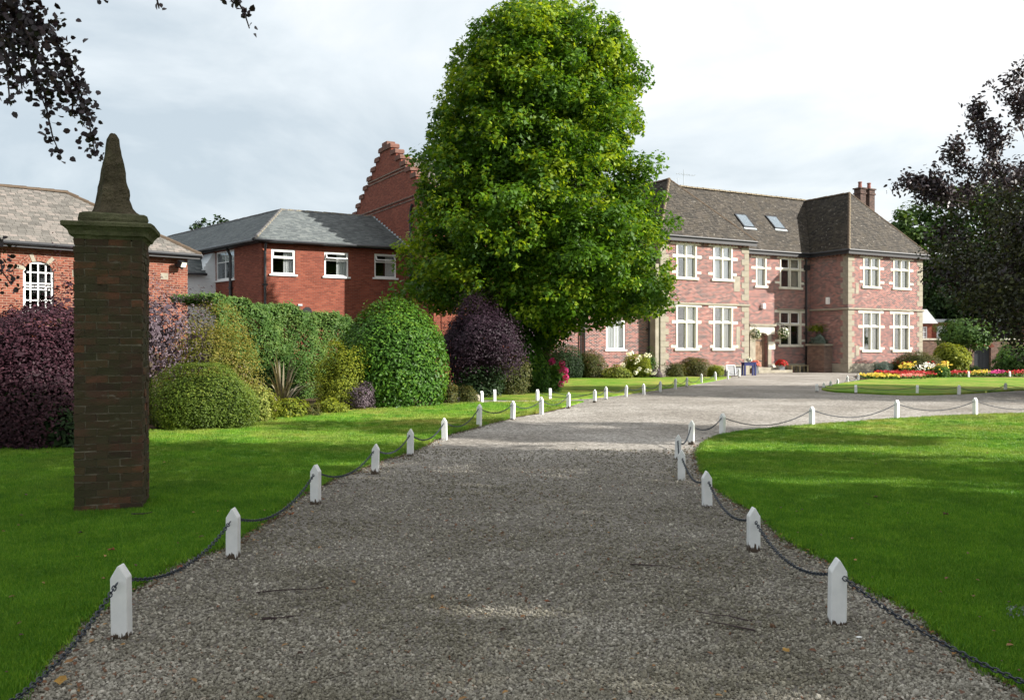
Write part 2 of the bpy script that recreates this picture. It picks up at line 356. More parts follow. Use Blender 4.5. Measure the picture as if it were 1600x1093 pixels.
def grass_mat():
    t = NT('grass_blades'); r = t.a('ShaderNodeObjectInfo').outputs['Random']; pos = t.a('ShaderNodeNewGeometry').outputs['Position']
    bigv = t.noise(pos, 0.35, 5, 0.6); mid = t.noise(pos, 1.6, 5, 0.6)
    at = t.a('ShaderNodeAttribute', attribute_name='v').outputs['Fac']
    col = t.ramp(t.math('ADD', t.math('MULTIPLY', r, 0.5), t.math('MULTIPLY', at, 0.5)), [(0.1, (0.046, 0.155, 0.011)), (0.5, (0.122, 0.300, 0.018)), (0.9, (0.26, 0.420, 0.036))])
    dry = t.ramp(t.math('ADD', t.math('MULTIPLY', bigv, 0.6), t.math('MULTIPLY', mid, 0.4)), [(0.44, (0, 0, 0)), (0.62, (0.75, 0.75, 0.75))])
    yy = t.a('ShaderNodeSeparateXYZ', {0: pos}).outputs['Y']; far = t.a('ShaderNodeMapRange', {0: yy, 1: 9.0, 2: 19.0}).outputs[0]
    col = t.mix(t.math('MULTIPLY', dry, far), col, C4((0.35, 0.32, 0.08)))  # same far yellowing on the blades: dryness and sunlight put into the colour
    tone = t.ramp(t.noise(pos, 0.9, 6, 0.65), [(0.35, (0.68, 0.74, 0.7)), (0.65, (1.12, 1.08, 1.0))]); col = t.mix(1.0, col, tone, 'MULTIPLY')
    b = t.a('ShaderNodeBsdfPrincipled', {'Base Color': col, 'Roughness': 0.5, 'Specular IOR Level': 0.3}); tr = t.a('ShaderNodeBsdfTranslucent', {'Color': col})
    mx = t.a('ShaderNodeMixShader', {0: 0.3, 1: b.outputs[0], 2: tr.outputs[0]}); t.t.links.new(mx.outputs[0], t.out.inputs['Surface']); return t.m
M['grass'] = grass_mat()
M['soil'] = plain('soil', (0.075, 0.052, 0.035), 0.95, 0.1, 0.5, 5, 1.0, 0.03, dirt=(0.14, 0.10, 0.06))
M['field'] = plain('rough_ground', (0.06, 0.075, 0.03), 0.95, 0.1, 0.4, 0.3, 0.5, 0.03)

# ------------------------------------------------------------------ ground, drive, lawns
def sheet(name, pts, z, mat, thick=0.0, label=None, cat=None):
    mb = MB(); n = len(pts)
    mb.poly([(x, y, z) for x, y in pts])
    if thick:
        for i in range(n):
            a, b = pts[i], pts[(i+1) % n]
            mb.quad((a[0], a[1], z-thick), (b[0], b[1], z-thick), (b[0], b[1], z), (a[0], a[1], z))
    o = mb.build(name, mat); return tag(o, label, cat, kind='structure')
def smooth_line(pts, sub=5, jit=0.0):
    out = []
    for i in range(len(pts)-1):
        p0 = pts[max(i-1, 0)]; p1 = pts[i]; p2 = pts[i+1]; p3 = pts[min(i+2, len(pts)-1)]
        for k in range(sub):
            t = k/sub; q = []
            for a in range(2):
                q.append(0.5*((2*p1[a]) + (-p0[a]+p2[a])*t + (2*p0[a]-5*p1[a]+4*p2[a]-p3[a])*t*t + (-p0[a]+3*p1[a]-3*p2[a]+p3[a])*t**3) + random.uniform(-jit, jit))
            out.append(tuple(q))
    out.append(pts[-1]); return out
def in_poly(px, py, poly):
    P = np.array(poly); inside = np.zeros(len(px), bool); j = len(P)-1
    for i in range(len(P)):
        xi, yi = P[i]; xj, yj = P[j]
        c = ((yi > py) != (yj > py)) & (px < (xj-xi)*(py-yi)/(yj-yi+1e-12)+xi)
        inside ^= c; j = i
    return inside
sheet('ground', [(-500, -60), (500, -60), (500, 900), (-500, 900)], 0.0, M['field'], label='rough ground reaching out beyond the garden and the house', cat='ground')
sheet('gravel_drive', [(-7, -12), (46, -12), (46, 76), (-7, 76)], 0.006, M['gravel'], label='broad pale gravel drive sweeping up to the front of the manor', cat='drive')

LAWN_Z = 0.045
edgeL = smooth_line([(-1.85, -10), (-1.85, 0), (-2.0, 3.0)] + [G(*p) for p in [(25, 1088), (87, 1018), (140, 962), (210, 920), (280, 881), (350, 855), (402, 822), (455, 783), (520, 750), (590, 722), (647, 703), (692, 682), (755, 665), (804, 652), (850, 644), (892, 634)]], 6, 0.012)
backL = [G(*p) for p in [(912, 628), (880, 627.5), (800, 629), (720, 631), (600, 637), (430, 650), (350, 662), (235, 675), (115, 692), (0, 704), (-200, 712)]] + [(-22, 10), (-22, -10)]
lawnL = edgeL + backL
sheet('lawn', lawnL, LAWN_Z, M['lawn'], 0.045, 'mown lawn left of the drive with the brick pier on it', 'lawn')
edgeR = smooth_line([(2.9, -10), (2.55, 0), (2.45, 3.4)] + [G(*p) for p in [(1600, 1082), (1562, 1064), (1487, 1007), (1431, 959), (1345, 914), (1292, 876), (1240, 850), (1187, 805), (1142, 779), (1112, 749), (1097, 722), (1096, 705), (1112, 690), (1150, 678.5), (1230, 670), (1320, 663), (1430, 655), (1540, 650), (1640, 648), (1800, 648)]], 6, 0.012)
lawnR = (edgeR + [(34, 22.5), (34, -10)])[::-1]
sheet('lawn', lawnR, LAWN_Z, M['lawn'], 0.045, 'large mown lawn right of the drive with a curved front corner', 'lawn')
island = smooth_line([G(*p) for p in [(1290, 605), (1284, 609), (1300, 612.5), (1335, 614.5), (1400, 617.5), (1460, 617.5), (1520, 615), (1600, 610), (1760, 604), (1950, 599)]], 5) + [G(*p) for p in [(1950, 590), (1700, 590.5), (1600, 591), (1480, 591), (1375, 592), (1345, 595.5), (1325, 598.5), (1305, 602)]]
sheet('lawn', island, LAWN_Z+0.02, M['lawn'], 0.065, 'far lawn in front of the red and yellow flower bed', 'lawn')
farL = smooth_line([G(*p) for p in [(700, 624.5), (740, 625), (860, 625.5), (935, 621.5), (1000, 613.5), (1040, 607.5), (1090, 600), (1130, 592.5), (1142, 589.5)]], 5) + [G(*p) for p in [(1060, 589), (860, 590), (780, 598), (700, 606)]]
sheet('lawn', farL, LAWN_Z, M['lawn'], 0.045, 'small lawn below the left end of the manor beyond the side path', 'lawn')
bed_left = [G(*p) for p in [(720, 628), (600, 634), (430, 647), (350, 659), (235, 672), (115, 689), (-200, 708)]] + [(-24, 16), (-24, 45), (-9, 43), (-3.3, 36), (-2.2, 31)]
sheet('flower_bed', bed_left, 0.03, M['soil'], 0.0, 'bare soil of the shrub border behind the left lawn', 'bed')
bed_house = [G(*p) for p in [(1142, 589.2), (1060, 588.5), (860, 589.5)]] + [(2.0, 49.6), (8.0, 51.3), (8.7, 50.9), (13.9, 53.8)]
sheet('flower_bed', bed_house, 0.03, M['soil'], 0.0, 'narrow soil border against the foot of the left wing', 'bed')
bed_right = [G(*p) for p in [(1345, 595), (1375, 591.5), (1480, 590.5), (1600, 590.5), (1700, 590), (1900, 590)]] + [(46, 55), (27, 56), (21.5, 55.2), (19.5, 51)]
sheet('flower_bed', bed_right, 0.05, M['soil'], 0.0, 'soil under the red and yellow bedding plants on the right', 'bed')

# scatter by geometry nodes
def hidden_mesh_obj(name, me):
    return bpy.data.objects.new(name, me)      # never linked: only a source for the scatter below
def scatter(name, pts, scl, sources, mat, label, cat, tilt=0.4, zsquash=1.0, full_rot=False):
    me = bpy.data.meshes.new(name); me.vertices.add(len(pts)); me.vertices.foreach_set('co', pts.astype(np.float32).ravel())
    at = me.attributes.new('scl', 'FLOAT', 'POINT'); at.data.foreach_set('value', scl.astype(np.float32))
    me.materials.append(mat); me.update()
    o = link(name, me); tag(o, label, cat, kind='stuff')
    ng = bpy.data.node_groups.new(name+'_scatter', 'GeometryNodeTree')
    ng.interface.new_socket('Geometry', in_out='INPUT', socket_type='NodeSocketGeometry'); ng.interface.new_socket('Geometry', in_out='OUTPUT', socket_type='NodeSocketGeometry')
    N = ng.nodes.new; L = ng.links.new
    gi = N('NodeGroupInput'); go = N('NodeGroupOutput'); iop = N('GeometryNodeInstanceOnPoints')
    join = N('GeometryNodeJoinGeometry')
    for s in sources[::-1]:
        oi = N('GeometryNodeObjectInfo'); oi.inputs['Object'].default_value = s; oi.inputs['As Instance'].default_value = True
        L(oi.outputs['Geometry'], join.inputs[0])
    rot = N('FunctionNodeRandomValue'); rot.data_type = 'FLOAT_VECTOR'
    if full_rot: rot.inputs[0].default_value = (-1.1, -1.1, 0); rot.inputs[1].default_value = (1.1, 1.1, 6.283)
    else: rot.inputs[0].default_value = (-tilt, -tilt, 0); rot.inputs[1].default_value = (tilt, tilt, 6.283)
    na = N('GeometryNodeInputNamedAttribute'); na.data_type = 'FLOAT'; na.inputs['Name'].default_value = 'scl'
    L(gi.outputs[0], iop.inputs['Points']); L(join.outputs[0], iop.inputs['Instance'])
    iop.inputs['Pick Instance'].default_value = True
    L(rot.outputs[0], iop.inputs['Rotation']); L(na.outputs[0], iop.inputs['Scale']); L(iop.outputs[0], go.inputs[0])
    md = o.modifiers.new('scatter', 'NODES'); md.node_group = ng
    return o

def rand_region(n, y0, y1, x_of):       # denser nearer the eye
    u = RNG.random(n); y = 1.0/(1/y0 + u*(1/y1-1/y0)); x = (RNG.random(n)*2-1)*x_of(y)
    return x, y
# gravel stones
src = []
for k in range(6):
    mb = MB(); mb.ball((0, 0, 0), 1.0, random.uniform(0.6, 0.95), random.uniform(0.5, 0.75), 6, 4, 0.25)
    src.append(hidden_mesh_obj('gravel_stone', mb.mesh('gravel_stone', M['stone_bit'])))
x, y = rand_region(170000, 3.3, 14.5, lambda y: 0.62*y+0.6)
ok = (np.abs(x) < 60) & ~in_poly(x, y, lawnL) & ~in_poly(x, y, lawnR)
x, y = x[ok], y[ok]
s = (0.0062 + 0.0055*RNG.random(len(x))**1.6) * (1 + 0.05*(y-3.3)); big = RNG.random(len(x)) < 0.03; s[big] *= 1.6
scatter('gravel', np.stack([x, y, 0.006+s*0.4], 1), s, src, M['stone_bit'], 'loose grey and buff gravel stones covering the near drive', 'gravel', full_rot=True)
# larger loose stones along the lawn edges
ex = []
for line in (edgeL, edgeR):
    for i in range(len(line)-1):
        a, b = np.array(line[i]), np.array(line[i+1]); L_ = np.linalg.norm(b-a)
        if 3 < a[1] < 20:
            for k in range(int(L_*34)):
                t = random.random(); side = -1 if line is edgeL else 1
                off = abs(random.gauss(0, 0.10)); ex.append((a[0]+(b[0]-a[0])*t - side*off, a[1]+(b[1]-a[1])*t))
ex = np.array(ex); s = 0.008+0.010*RNG.random(len(ex))
scatter('gravel', np.stack([ex[:, 0], ex[:, 1], 0.012+s*0.2], 1), s, src, M['stone_bit'], 'coarser stones gathered along both lawn edges', 'gravel', full_rot=True)

# earthy strip where the turf was cut
def strip(line, side, label):
    mb = MB(); outer = []
    for i, p in enumerate(line):
        a = line[max(i-1, 0)]; b = line[min(i+1, len(line)-1)]; dx, dy = b[0]-a[0], b[1]-a[1]; l = math.hypot(dx, dy) or 1
        w = random.uniform(0.03, 0.15); outer.append((p[0]+side*dy/l*w, p[1]-side*dx/l*w))
    for i in range(len(line)-1):
        if line[i][1] < 30: mb.quad((*line[i], 0.011), (*line[i+1], 0.011), (*outer[i+1], 0.011), (*outer[i], 0.011))
    tag(mb.build('soil_edge', M['soil']), label, 'soil', kind='structure')
strip(edgeL, 1, 'dark earth line between the left lawn and the gravel'); strip(edgeR, -1, 'dark earth line between the right lawn and the gravel')
# grass tufts
def tuft(nb, rad, h, w):
    V = []; F = []; vv = []
    for k in range(nb):
        a = random.uniform(0, 6.28); r = rad*math.sqrt(random.random()); x0, y0 = r*math.cos(a), r*math.sin(a)
        b = random.uniform(0, 6.28); hh = h*random.uniform(0.5, 1.1); lean = hh*random.uniform(0.1, 0.7); c = random.uniform(0, 6.28)
        n = len(V); V += [(x0-w*math.cos(b), y0-w*math.sin(b), 0), (x0+w*math.cos(b), y0+w*math.sin(b), 0), (x0+lean*math.cos(c), y0+lean*math.sin(c), hh)]
        F.append((n, n+1, n+2)); vv.append(random.random())
    return fastmesh('grass_tuft', np.array(V), np.array(F), M['grass'], np.array(vv))
gs = [hidden_mesh_obj('grass_tuft', tuft(34, 0.055, 0.028, 0.0022)) for _ in range(5)]
x, y = rand_region(150000, 3.6, 27, lambda y: 0.60*y+0.5)
ok = in_poly(x, y, lawnL) | in_poly(x, y, lawnR); x, y = x[ok], y[ok]
s = 0.75 + 0.5*RNG.random(len(x)) + 0.03*(y-4)
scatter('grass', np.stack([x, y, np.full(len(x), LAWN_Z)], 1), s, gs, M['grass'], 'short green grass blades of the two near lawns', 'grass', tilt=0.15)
# rough grass hanging over the lawn edges
ex = []
for line in (edgeL, edgeR):
    for i in range(len(line)-1):
        a, b = np.array(line[i]), np.array(line[i+1]); L_ = np.linalg.norm(b-a)
        if 3 < a[1] < 24:
            for k in range(int(L_*60)):
                t = random.random(); ex.append((a[0]+(b[0]-a[0])*t+random.gauss(0, 0.02), a[1]+(b[1]-a[1])*t))
ex = np.array(ex)
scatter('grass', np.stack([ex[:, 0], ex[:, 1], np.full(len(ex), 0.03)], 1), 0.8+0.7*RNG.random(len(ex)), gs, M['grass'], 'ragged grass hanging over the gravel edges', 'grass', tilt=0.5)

# ------------------------------------------------------------------ roofs, walls, windows
def roof_tiles(name, poly, mat, parent, tw=0.25, step=0.2, thick=0.02, jit=0.012, deck=None):
    """rows of separate tilted tiles over a convex roof slope; poly[0]->poly[1] is the eave"""
    P = [Vector(p) for p in poly]; O = P[0]; e = (P[1]-P[0]).normalized()
    n = (P[1]-P[0]).cross(P[2]-P[0]).normalized()
    if n.z < 0: n = -n
    s = n.cross(e)
    if s.z < 0: s = -s
    Q = [((p-O).dot(e), (p-O).dot(s)) for p in P]; bmax = max(q[1] for q in Q)
    V = []; F = []; vv = []; row = 0; b = 0.0
    def span(bb):
        xs = []
        for i in range(len(Q)):
            (a0, b0), (a1, b1) = Q[i], Q[(i+1) % len(Q)]
            if (b0 <= bb < b1) or (b1 <= bb < b0): xs.append(a0+(a1-a0)*(bb-b0)/(b1-b0))
        return (min(xs), max(xs)) if len(xs) >= 2 else None
    while b < bmax-0.02:
        sp = span(b+step*0.45)
        if sp:
            a = sp[0] - (tw*random.random() if True else 0)
            a = max(a, sp[0]) if row % 2 else sp[0]
            first = True
            while a < sp[1]-0.01:
                w = tw*random.uniform(0.8, 1.2)
                if first and row % 2: w *= 0.5
                first = False
                a1 = min(a+w, sp[1]); th = thick*random.uniform(0.6, 1.5); j = random.uniform(-jit, jit)
                lo = b+j; hi = min(b+step*1.25, bmax)
                k = len(V); g = 0.004
                for (aa, bb, hh) in ((a+g, lo, th), (a1-g, lo, th+random.uniform(-.003, .003)), (a1-g, hi, 0.004), (a+g, hi, 0.004), (a+g, lo, 0.0), (a1-g, lo, 0.0)):
                    V.append(tuple(O+e*aa+s*bb+n*hh))
                F += [(k, k+1, k+2, k+3), (k+4, k+5, k+1, k)]; r = random.random(); vv += [r, r*0.6]
                a = a1
        b += step; row += 1
    me = fastmesh(name, np.array(V), np.array(F), mat, np.array(vv))
    o = link(name, me, parent); o['kind'] = 'stuff'
    mb = MB(); mb.poly([tuple(p-n*0.01) for p in P]); d = mb.build('roof_deck', mat, parent)
    return o
def ridge_tiles(p0, p1, mat, parent, length=0.45, rad=0.13, name='ridge_tile'):
    p0, p1 = Vector(p0), Vector(p1); L_ = (p1-p0).length; n = max(1, round(L_/length)); d = (p1-p0)/n
    key = (name, mat.name, round(d.length, 2), rad)
    if key not in ridge_tiles.c:
        l = d.length; V = []; F = []
        for xx, rr in ((-0.02, rad*1.08), (l, rad*0.94)):
            for th in (-80, -40, 0, 40, 80): V.append((xx, rr*math.sin(R(th)), rr*math.cos(R(th))-rad*0.45))
        F = [(i, i+1, i+6, i+5) for i in range(4)] + [(4, 3, 2, 1, 0)]
        me = bpy.data.meshes.new(name); me.from_pydata(V, [], F); me.materials.append(mat); ridge_tiles.c[key] = me
    me = ridge_tiles.c[key]; q = d.to_track_quat('X', 'Z').to_euler()
    for i in range(n):
        p = p0+d*i; o = link(name, me, parent, (p.x, p.y, p.z+random.uniform(-.008, .008)), q)
ridge_tiles.c = {}

def wall(mb, x0, x1, z0, z1, y, holes, depth=0.22, ny=-1):
    """front face in the xz plane at y with openings and their reveals going back"""
    xs = sorted({x0, x1} | {h[0] for h in holes} | {h[1] for h in holes}); zs = sorted({z0, z1} | {h[2] for h in holes} | {h[3] for h in holes})
    for i in range(len(xs)-1):
        for j in range(len(zs)-1):
            cx, cz = (xs[i]+xs[i+1])/2, (zs[j]+zs[j+1])/2
            if any(h[0] < cx < h[1] and h[2] < cz < h[3] for h in holes): continue
            mb.quad((xs[i], y, zs[j]), (xs[i+1], y, zs[j]), (xs[i+1], y, zs[j+1]), (xs[i], y, zs[j+1]))
    for (a, b, c, d) in holes:
        Y2 = y+depth
        mb.quad((a, y, c), (a, Y2, c), (a, Y2, d), (a, y, d)); mb.quad((b, y, d), (b, Y2, d), (b, Y2, c), (b, y, c))
        mb.quad((a, y, d), (a, Y2, d), (b, Y2, d), (b, y, d)); mb.quad((a, y, c), (b, y, c), (b, Y2, c), (a, Y2, c))

def cross_window(parent, x0, x1, z0, z1, y, cols=2, trans=0.63, curtain='sides', opened=None):
    """stone mullioned window: surround (the window's own mesh), mullion, transom, sill, casements with panes, curtains"""
    b = 0.13; mb = MB()
    mb.box(x0-b, x0, y-0.03, y+0.16, z0, z1); mb.box(x1, x1+b, y-0.03, y+0.16, z0, z1); mb.box(x0-b, x1+b, y-0.034, y+0.16, z1, z1+b)
    zt = z0+(z1-z0)*trans
    w = mb.build('window', M['stone_pale'], parent, bevel=0.008)
    st = MB()                                    # stone tails toothed into the brickwork
    for (zz, h) in ((z1-0.02, 0.17), (zt-0.09, 0.18), (z0+0.02 if (z1-z0) > 2.3 else z0+0.2, 0.16)):
        for sgn in (-1, 1):
            L_ = random.uniform(0.26, 0.44); xa = (x0-b) if sgn < 0 else (x1+b)
            if zz == z0+0.02 and random.random() < 0.0: continue
            st.box(min(xa, xa+sgn*L_), max(xa, xa+sgn*L_), y-0.026, y+0.05, zz, zz+h)
    st.build('quoin', M['stone_pale'], w, bevel=0.008)
    MB().box(x0-b-0.12, x1+b+0.12, y-0.09, y+0.14, z0-0.15, z0).build('sill', M['stone_pale'], w, bevel=0.012)
    t = MB().box(x0, x1, y+0.002, y+0.14, zt-0.06, zt+0.06); t.build('transom', M['stone_pale'], w, bevel=0.01)
    cw = (x1-x0)/cols
    for c in range(1, cols):
        xm = x0+cw*c; MB().box(xm-0.055, xm+0.055, y, y+0.138, z0, zt-0.06).box(xm-0.055, xm+0.055, y, y+0.138, zt+0.06, z1).build('mullion', M['stone_pale'], w, bevel=0.01)
    k = 0
    for c in range(cols):
        xa = x0+cw*c+(0.055 if c else 0.0); xb = x0+cw*(c+1)-(0.055 if c < cols-1 else 0.0)
        for (za, zb) in ((z0, zt-0.06), (zt+0.06, z1)):
            ft = 0.035 if (k % 2 == 0) else 0.05
            f = MB(); yy = y+0.09
            f.box(xa, xa+ft, yy, yy+0.04, za, zb); f.box(xb-ft, xb, yy, yy+0.04, za, zb); f.box(xa+ft, xb-ft, yy, yy+0.04, za, za+ft); f.box(xa+ft, xb-ft, yy, yy+0.04, zb-ft, zb)
            f.build('frame', M['frame_white'] if ft > 0.04 else M['stone_pale'], w)
            MB().box(xa+ft, xb-ft, yy+0.015, yy+0.022, za+ft, zb-ft).build('pane', M['glass'], w); k += 1
    if curtain:
        cm = MB(); yc = y+0.24
        def drape(xa, xb, za, zb):
            n = 10
            for i in range(n):
                a = xa+(xb-xa)*i/n; b_ = xa+(xb-xa)*(i+1)/n; o1 = 0.03*math.sin(i*1.9); o2 = 0.03*math.sin((i+1)*1.9)
                cm.quad((a, yc+o1, za), (b_, yc+o2, za), (b_, yc+o2, zb), (a, yc+o1, zb))
        wd = x1-x0
        if curtain == 'sides': drape(x0, x0+wd*0.22, z0, z1); drape(x1-wd*0.35, x1, z0, z1)
        if curtain == 'right': drape(x0+wd*0.5, x1, z0, z1)
        if curtain == 'full': drape(x0, x1, z0, z1)
        if curtain == 'top': drape(x0, x1, zt+0.05, z1)
        cm.build('curtain', M['curtain_white'] if curtain == 'full' else M['curtain'], w)
    return w

# ================================================================== the manor
HO = (8.9, 51.1); HA = R(29.4); U = (math.cos(HA), math.sin(HA)); Vv = (-math.sin(HA), math.cos(HA))
def hx(px, d):                                   # distance along a front plane set back by d
    r = (px-800)/F_PX; ox, oy = HO[0]+Vv[0]*d, HO[1]+Vv[1]*d
    return (oy*r-ox)/(U[0]-U[1]*r)
def hw(x, y, z=0.0): return Vector((HO[0]+U[0]*x+Vv[0]*y, HO[1]+U[1]*x+Vv[1]*y, z))
manor = empty('manor_house', (HO[0], HO[1], 0), HA)
tag(manor, 'pinkish brick manor house with mullioned windows, two hipped wings and a brown tiled roof', 'house')
GZ = 8.04; EZ = 7.9
LX0, LX1, RX0, RX1, CY = -0.55, 6.2, 14.94, 22.44, 3.2
IN = 0.13
def hole(pa, pb, z0, z1, d): return (hx(pa, d)+IN, hx(pb, d)-IN, z0, z1)
lw = [(hole(1056, 1088.5, 5.72, 7.62, 0), 'sides', 2), (hole(1113.5, 1144.4, 5.72, 7.62, 0), 'full', 2), (hole(1056, 1089.5, 1.62, 4.02, 0), 'right', 2), (hole(1114, 1145, 1.62, 4.02, 0), 'right', 2)]
rw = [(hole(1348, 1374.5, 5.72, 7.62, 0), 'sides', 2), (hole(1395, 1421, 5.72, 7.62, 0), 'right', 2), (hole(1347.5, 1375, 1.50, 3.95, 0), 'right', 2), (hole(1395, 1421, 1.50, 3.95, 0), 'right', 2)]
cw = [(hole(1180.5, 1197.5, 5.72, 7.58, CY), 'right', 1), (hole(1218, 1251.5, 5.72, 7.62, CY), 'right', 2), (hole(1217.5, 1252, 1.85, 4.02, CY), None, 2)]
dx0, dx1 = hx(1178, CY), hx(1199.5, CY)
door_hole = (dx0+0.12, dx1-0.05, 0.38, 2.72)
def stone_holes(L_): return [h[0] for h in L_]
def wing_wall(x0, x1, y, wins, extra=()):
    mb = MB(); hs = [(h[0]-IN+0.01, h[1]+IN-0.01, h[2], h[3]+IN-0.01) for h in stone_holes(wins)]
    wall(mb, x0, x1, 0.0, EZ, y, hs+list(extra), 0.25); return mb
wing_wall(LX0, LX1, 0, lw).build('wall', M['brick_main'], manor)
wing_wall(RX0, RX1, 0, rw).build('wall', M['brick_main'], manor)
wing_wall(LX1, RX0, CY, cw, [door_hole]).build('wall', M['brick_main'], manor)
m = MB()
m.quad((LX1, CY, 0), (LX1, 0, 0), (LX1, 0, EZ), (LX1, CY, EZ)); m.quad((RX0, 0, 0), (RX0, CY, 0), (RX0, CY, EZ), (RX0, 0, EZ))
m.build('wall', M['brick_main'], manor, each=True)
m = MB()
m.quad((LX0, 10.5, 0), (LX0, 10.5, EZ), (LX0, 0, EZ), (LX0, 0, 0)); m.quad((RX1, 0, 0), (RX1, 10.5, 0), (RX1, 10.5, EZ), (RX1, 0, EZ)); m.quad((LX0, 10.5, 0), (RX1, 10.5, 0), (RX1, 10.5, EZ), (LX0, 10.5, EZ))
m.build('wall', M['brick_main'], manor, each=True)
# rooms behind the windows: floors, back walls
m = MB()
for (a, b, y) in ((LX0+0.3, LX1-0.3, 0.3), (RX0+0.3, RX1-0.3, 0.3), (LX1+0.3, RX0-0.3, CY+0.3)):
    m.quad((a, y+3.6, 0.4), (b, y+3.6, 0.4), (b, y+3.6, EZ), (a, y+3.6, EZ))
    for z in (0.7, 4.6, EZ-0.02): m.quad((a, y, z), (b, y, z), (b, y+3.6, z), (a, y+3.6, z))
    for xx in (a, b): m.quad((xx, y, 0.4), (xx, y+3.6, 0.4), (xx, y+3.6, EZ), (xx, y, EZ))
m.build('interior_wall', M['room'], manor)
for L_, y in ((lw, 0), (rw, 0), (cw, CY)):
    for (h, cur, c) in L_: cross_window(manor, *h, y, cols=c, curtain=cur)
# plinth, string courses, moulded drip stones
SZ = 4.14
m = MB()
m.box(LX0-0.05, LX1+0.05, -0.05, 0.1, 0, 0.62); m.box(RX0-0.05, RX1+0.05, -0.05, 0.1, 0, 0.62); m.box(RX0-0.052, RX0+0.1, 0.1, CY-0.06, 0, 0.6); m.box(dx1+0.3, RX0, CY-0.055, CY+0.1, 0, 0.6)
m.build('plinth', M['stone'], manor, bevel=0.02)
m = MB()
m.box(LX0-0.08, LX1+0.08, -0.10, 0.1, SZ, SZ+0.13); m.box(RX0-0.08, RX1+0.08, -0.10, 0.1, SZ, SZ+0.13); m.box(RX0-0.10, RX0+0.1, 0.1, CY-0.02, SZ, SZ+0.12)
m.box(hx(1214, CY), hx(1256, CY), CY-0.12, CY+0.1, SZ+0.02, SZ+0.13)
m.build('string_course', M['stone'], manor, bevel=0.02)
# corner quoins, one block each
def qmesh(w, d, h, k): return MB().box(-w/2, w/2, -d/2, d/2, 0, h).mesh('quoin', M['stone'])
qa = qmesh(0.62, 0.42, 0.345, 0); qb = qmesh(0.40, 0.62, 0.345, 1)
def quoins(x, sx, y0=0.0):
    n = 0; z = 0.63
    while z < EZ-0.2:
        if not (SZ-0.3 < z < SZ+0.02):
            me, w, d = (qa, 0.62, 0.42) if n % 2 else (qb, 0.40, 0.62)
            o = link('quoin', me, manor, (x+sx*(w/2-0.02), y0+d/2-0.018, z)); o.modifiers.new('b', 'BEVEL').width = 0.012
        z += 0.352; n += 1
for x, sx in ((LX0, 1), (LX1, -1), (RX0, 1), (RX1, -1)): quoins(x, sx)
# big stone patches either side of the doorway corner
m = MB(); m.box(LX1-1.0, LX1-0.7, -0.012, 0.05, 1.6, 2.9); m.box(LX1-1.2, LX1-0.72, -0.014, 0.05, 5.0, 5.9); m.box(RX0+0.72, RX0+1.05, -0.012, 0.05, 1.1, 1.8); m.box(RX0+0.72, RX0+1.0, -0.013, 0.05, 5.2, 5.9)
m.build('stone_patch', M['stone'], manor)
# eaves: brick corbels, boards, dark shade strips, gutters
m = MB()
def corbels(x0, x1, y, along='x'):
    n = int(abs(x1-x0)/0.3)
    for i in range(n):
        a = x0+(x1-x0)*(i+0.25)/n
        if along == 'x': m.box(a, a+0.12, y-0.16, y, EZ-0.22, EZ-0.02)
        else: m.box(y-0.16, y, a, a+0.12, EZ-0.22, EZ-0.02)
corbels(LX0, LX1, 0); corbels(RX0, RX1, 0); corbels(LX1, RX0, CY); corbels(0.1, CY-0.2, RX0, 'y'); corbels(0.1, 0.6, LX0, 'y')
m.build('corbel', M['brick_main'], manor)['kind'] = 'stuff'
m = MB(); z0, z1 = EZ-0.02, EZ+0.02
m.box(LX0-0.33, LX1+0.33, -0.33, 0.0, z0, z1); m.box(RX0-0.33, RX1+0.33, -0.33, 0.0, z0, z1); m.box(LX1+0.33, RX0-0.33, CY-0.33, CY, z0, z1); m.box(RX0-0.33, RX0, 0.0, CY-0.33, z0, z1); m.box(LX0-0.33, LX0, 0.0, 10.5, z0, z1); m.box(RX1, RX1+0.33, 0, 10.5, z0, z1); m.box(LX1, LX1+0.33, 0, CY, z0, z1)
m.build('soffit', M['black_metal'], manor)
m = MB(); m.box(LX0-0.34, LX1+0.34, -0.345, -0.325, EZ-0.16, EZ+0.1); m.box(RX0-0.34, RX1+0.34, -0.345, -0.325, EZ-0.16, EZ+0.1); m.box(LX1+0.34, RX0-0.34, CY-0.345, CY-0.325, EZ-0.16, EZ+0.1); m.box(RX0-0.345, RX0-0.325, -0.32, CY-0.35, EZ-0.16, EZ+0.1)
m.build('eaves_shade_strip', M['black_metal'], manor, each=True)  # added black strips standing for the shade beneath the gutters
def gutter(pts, parent, rad=0.065):
    for a, b in zip(pts[:-1], pts[1:]): MB().tube([a, b], rad, 8).build('gutter', M['gutter'], parent)
gutter([(LX0-0.35, 9, GZ-0.04), (LX0-0.35, -0.37, GZ-0.04), (LX1+0.35, -0.37, GZ-0.04)], manor)
gutter([(LX1+0.35, CY-0.37, GZ-0.05), (RX0-0.37, CY-0.37, GZ-0.05), (RX0-0.37, -0.37, GZ-0.04), (RX1+0.35, -0.37, GZ-0.04)], manor)
def pipe(parent, x, y, z0, z1, rad=0.055, brackets=True):
    mb = MB().tube([(x, y, z0), (x, y, z1-0.35), (x, y-0.12, z1-0.1), (x, y-0.2, z1)], rad, 8)
    if brackets:
        for z in np.arange(z0+0.8, z1-0.5, 1.7): mb.box(x-rad*1.9, x+rad*1.9, y-rad, y+rad*1.6, z, z+0.06)
    return mb.build('downpipe', M['black_metal'], parent)
pipe(manor, RX0-0.45, CY-0.1, 0.1, GZ-0.05, 0.07); MB().box(RX0-0.62, RX0-0.28, CY-0.28, CY-0.02, 6.9, 7.25).build('hopper_head', M['black_metal'], manor)
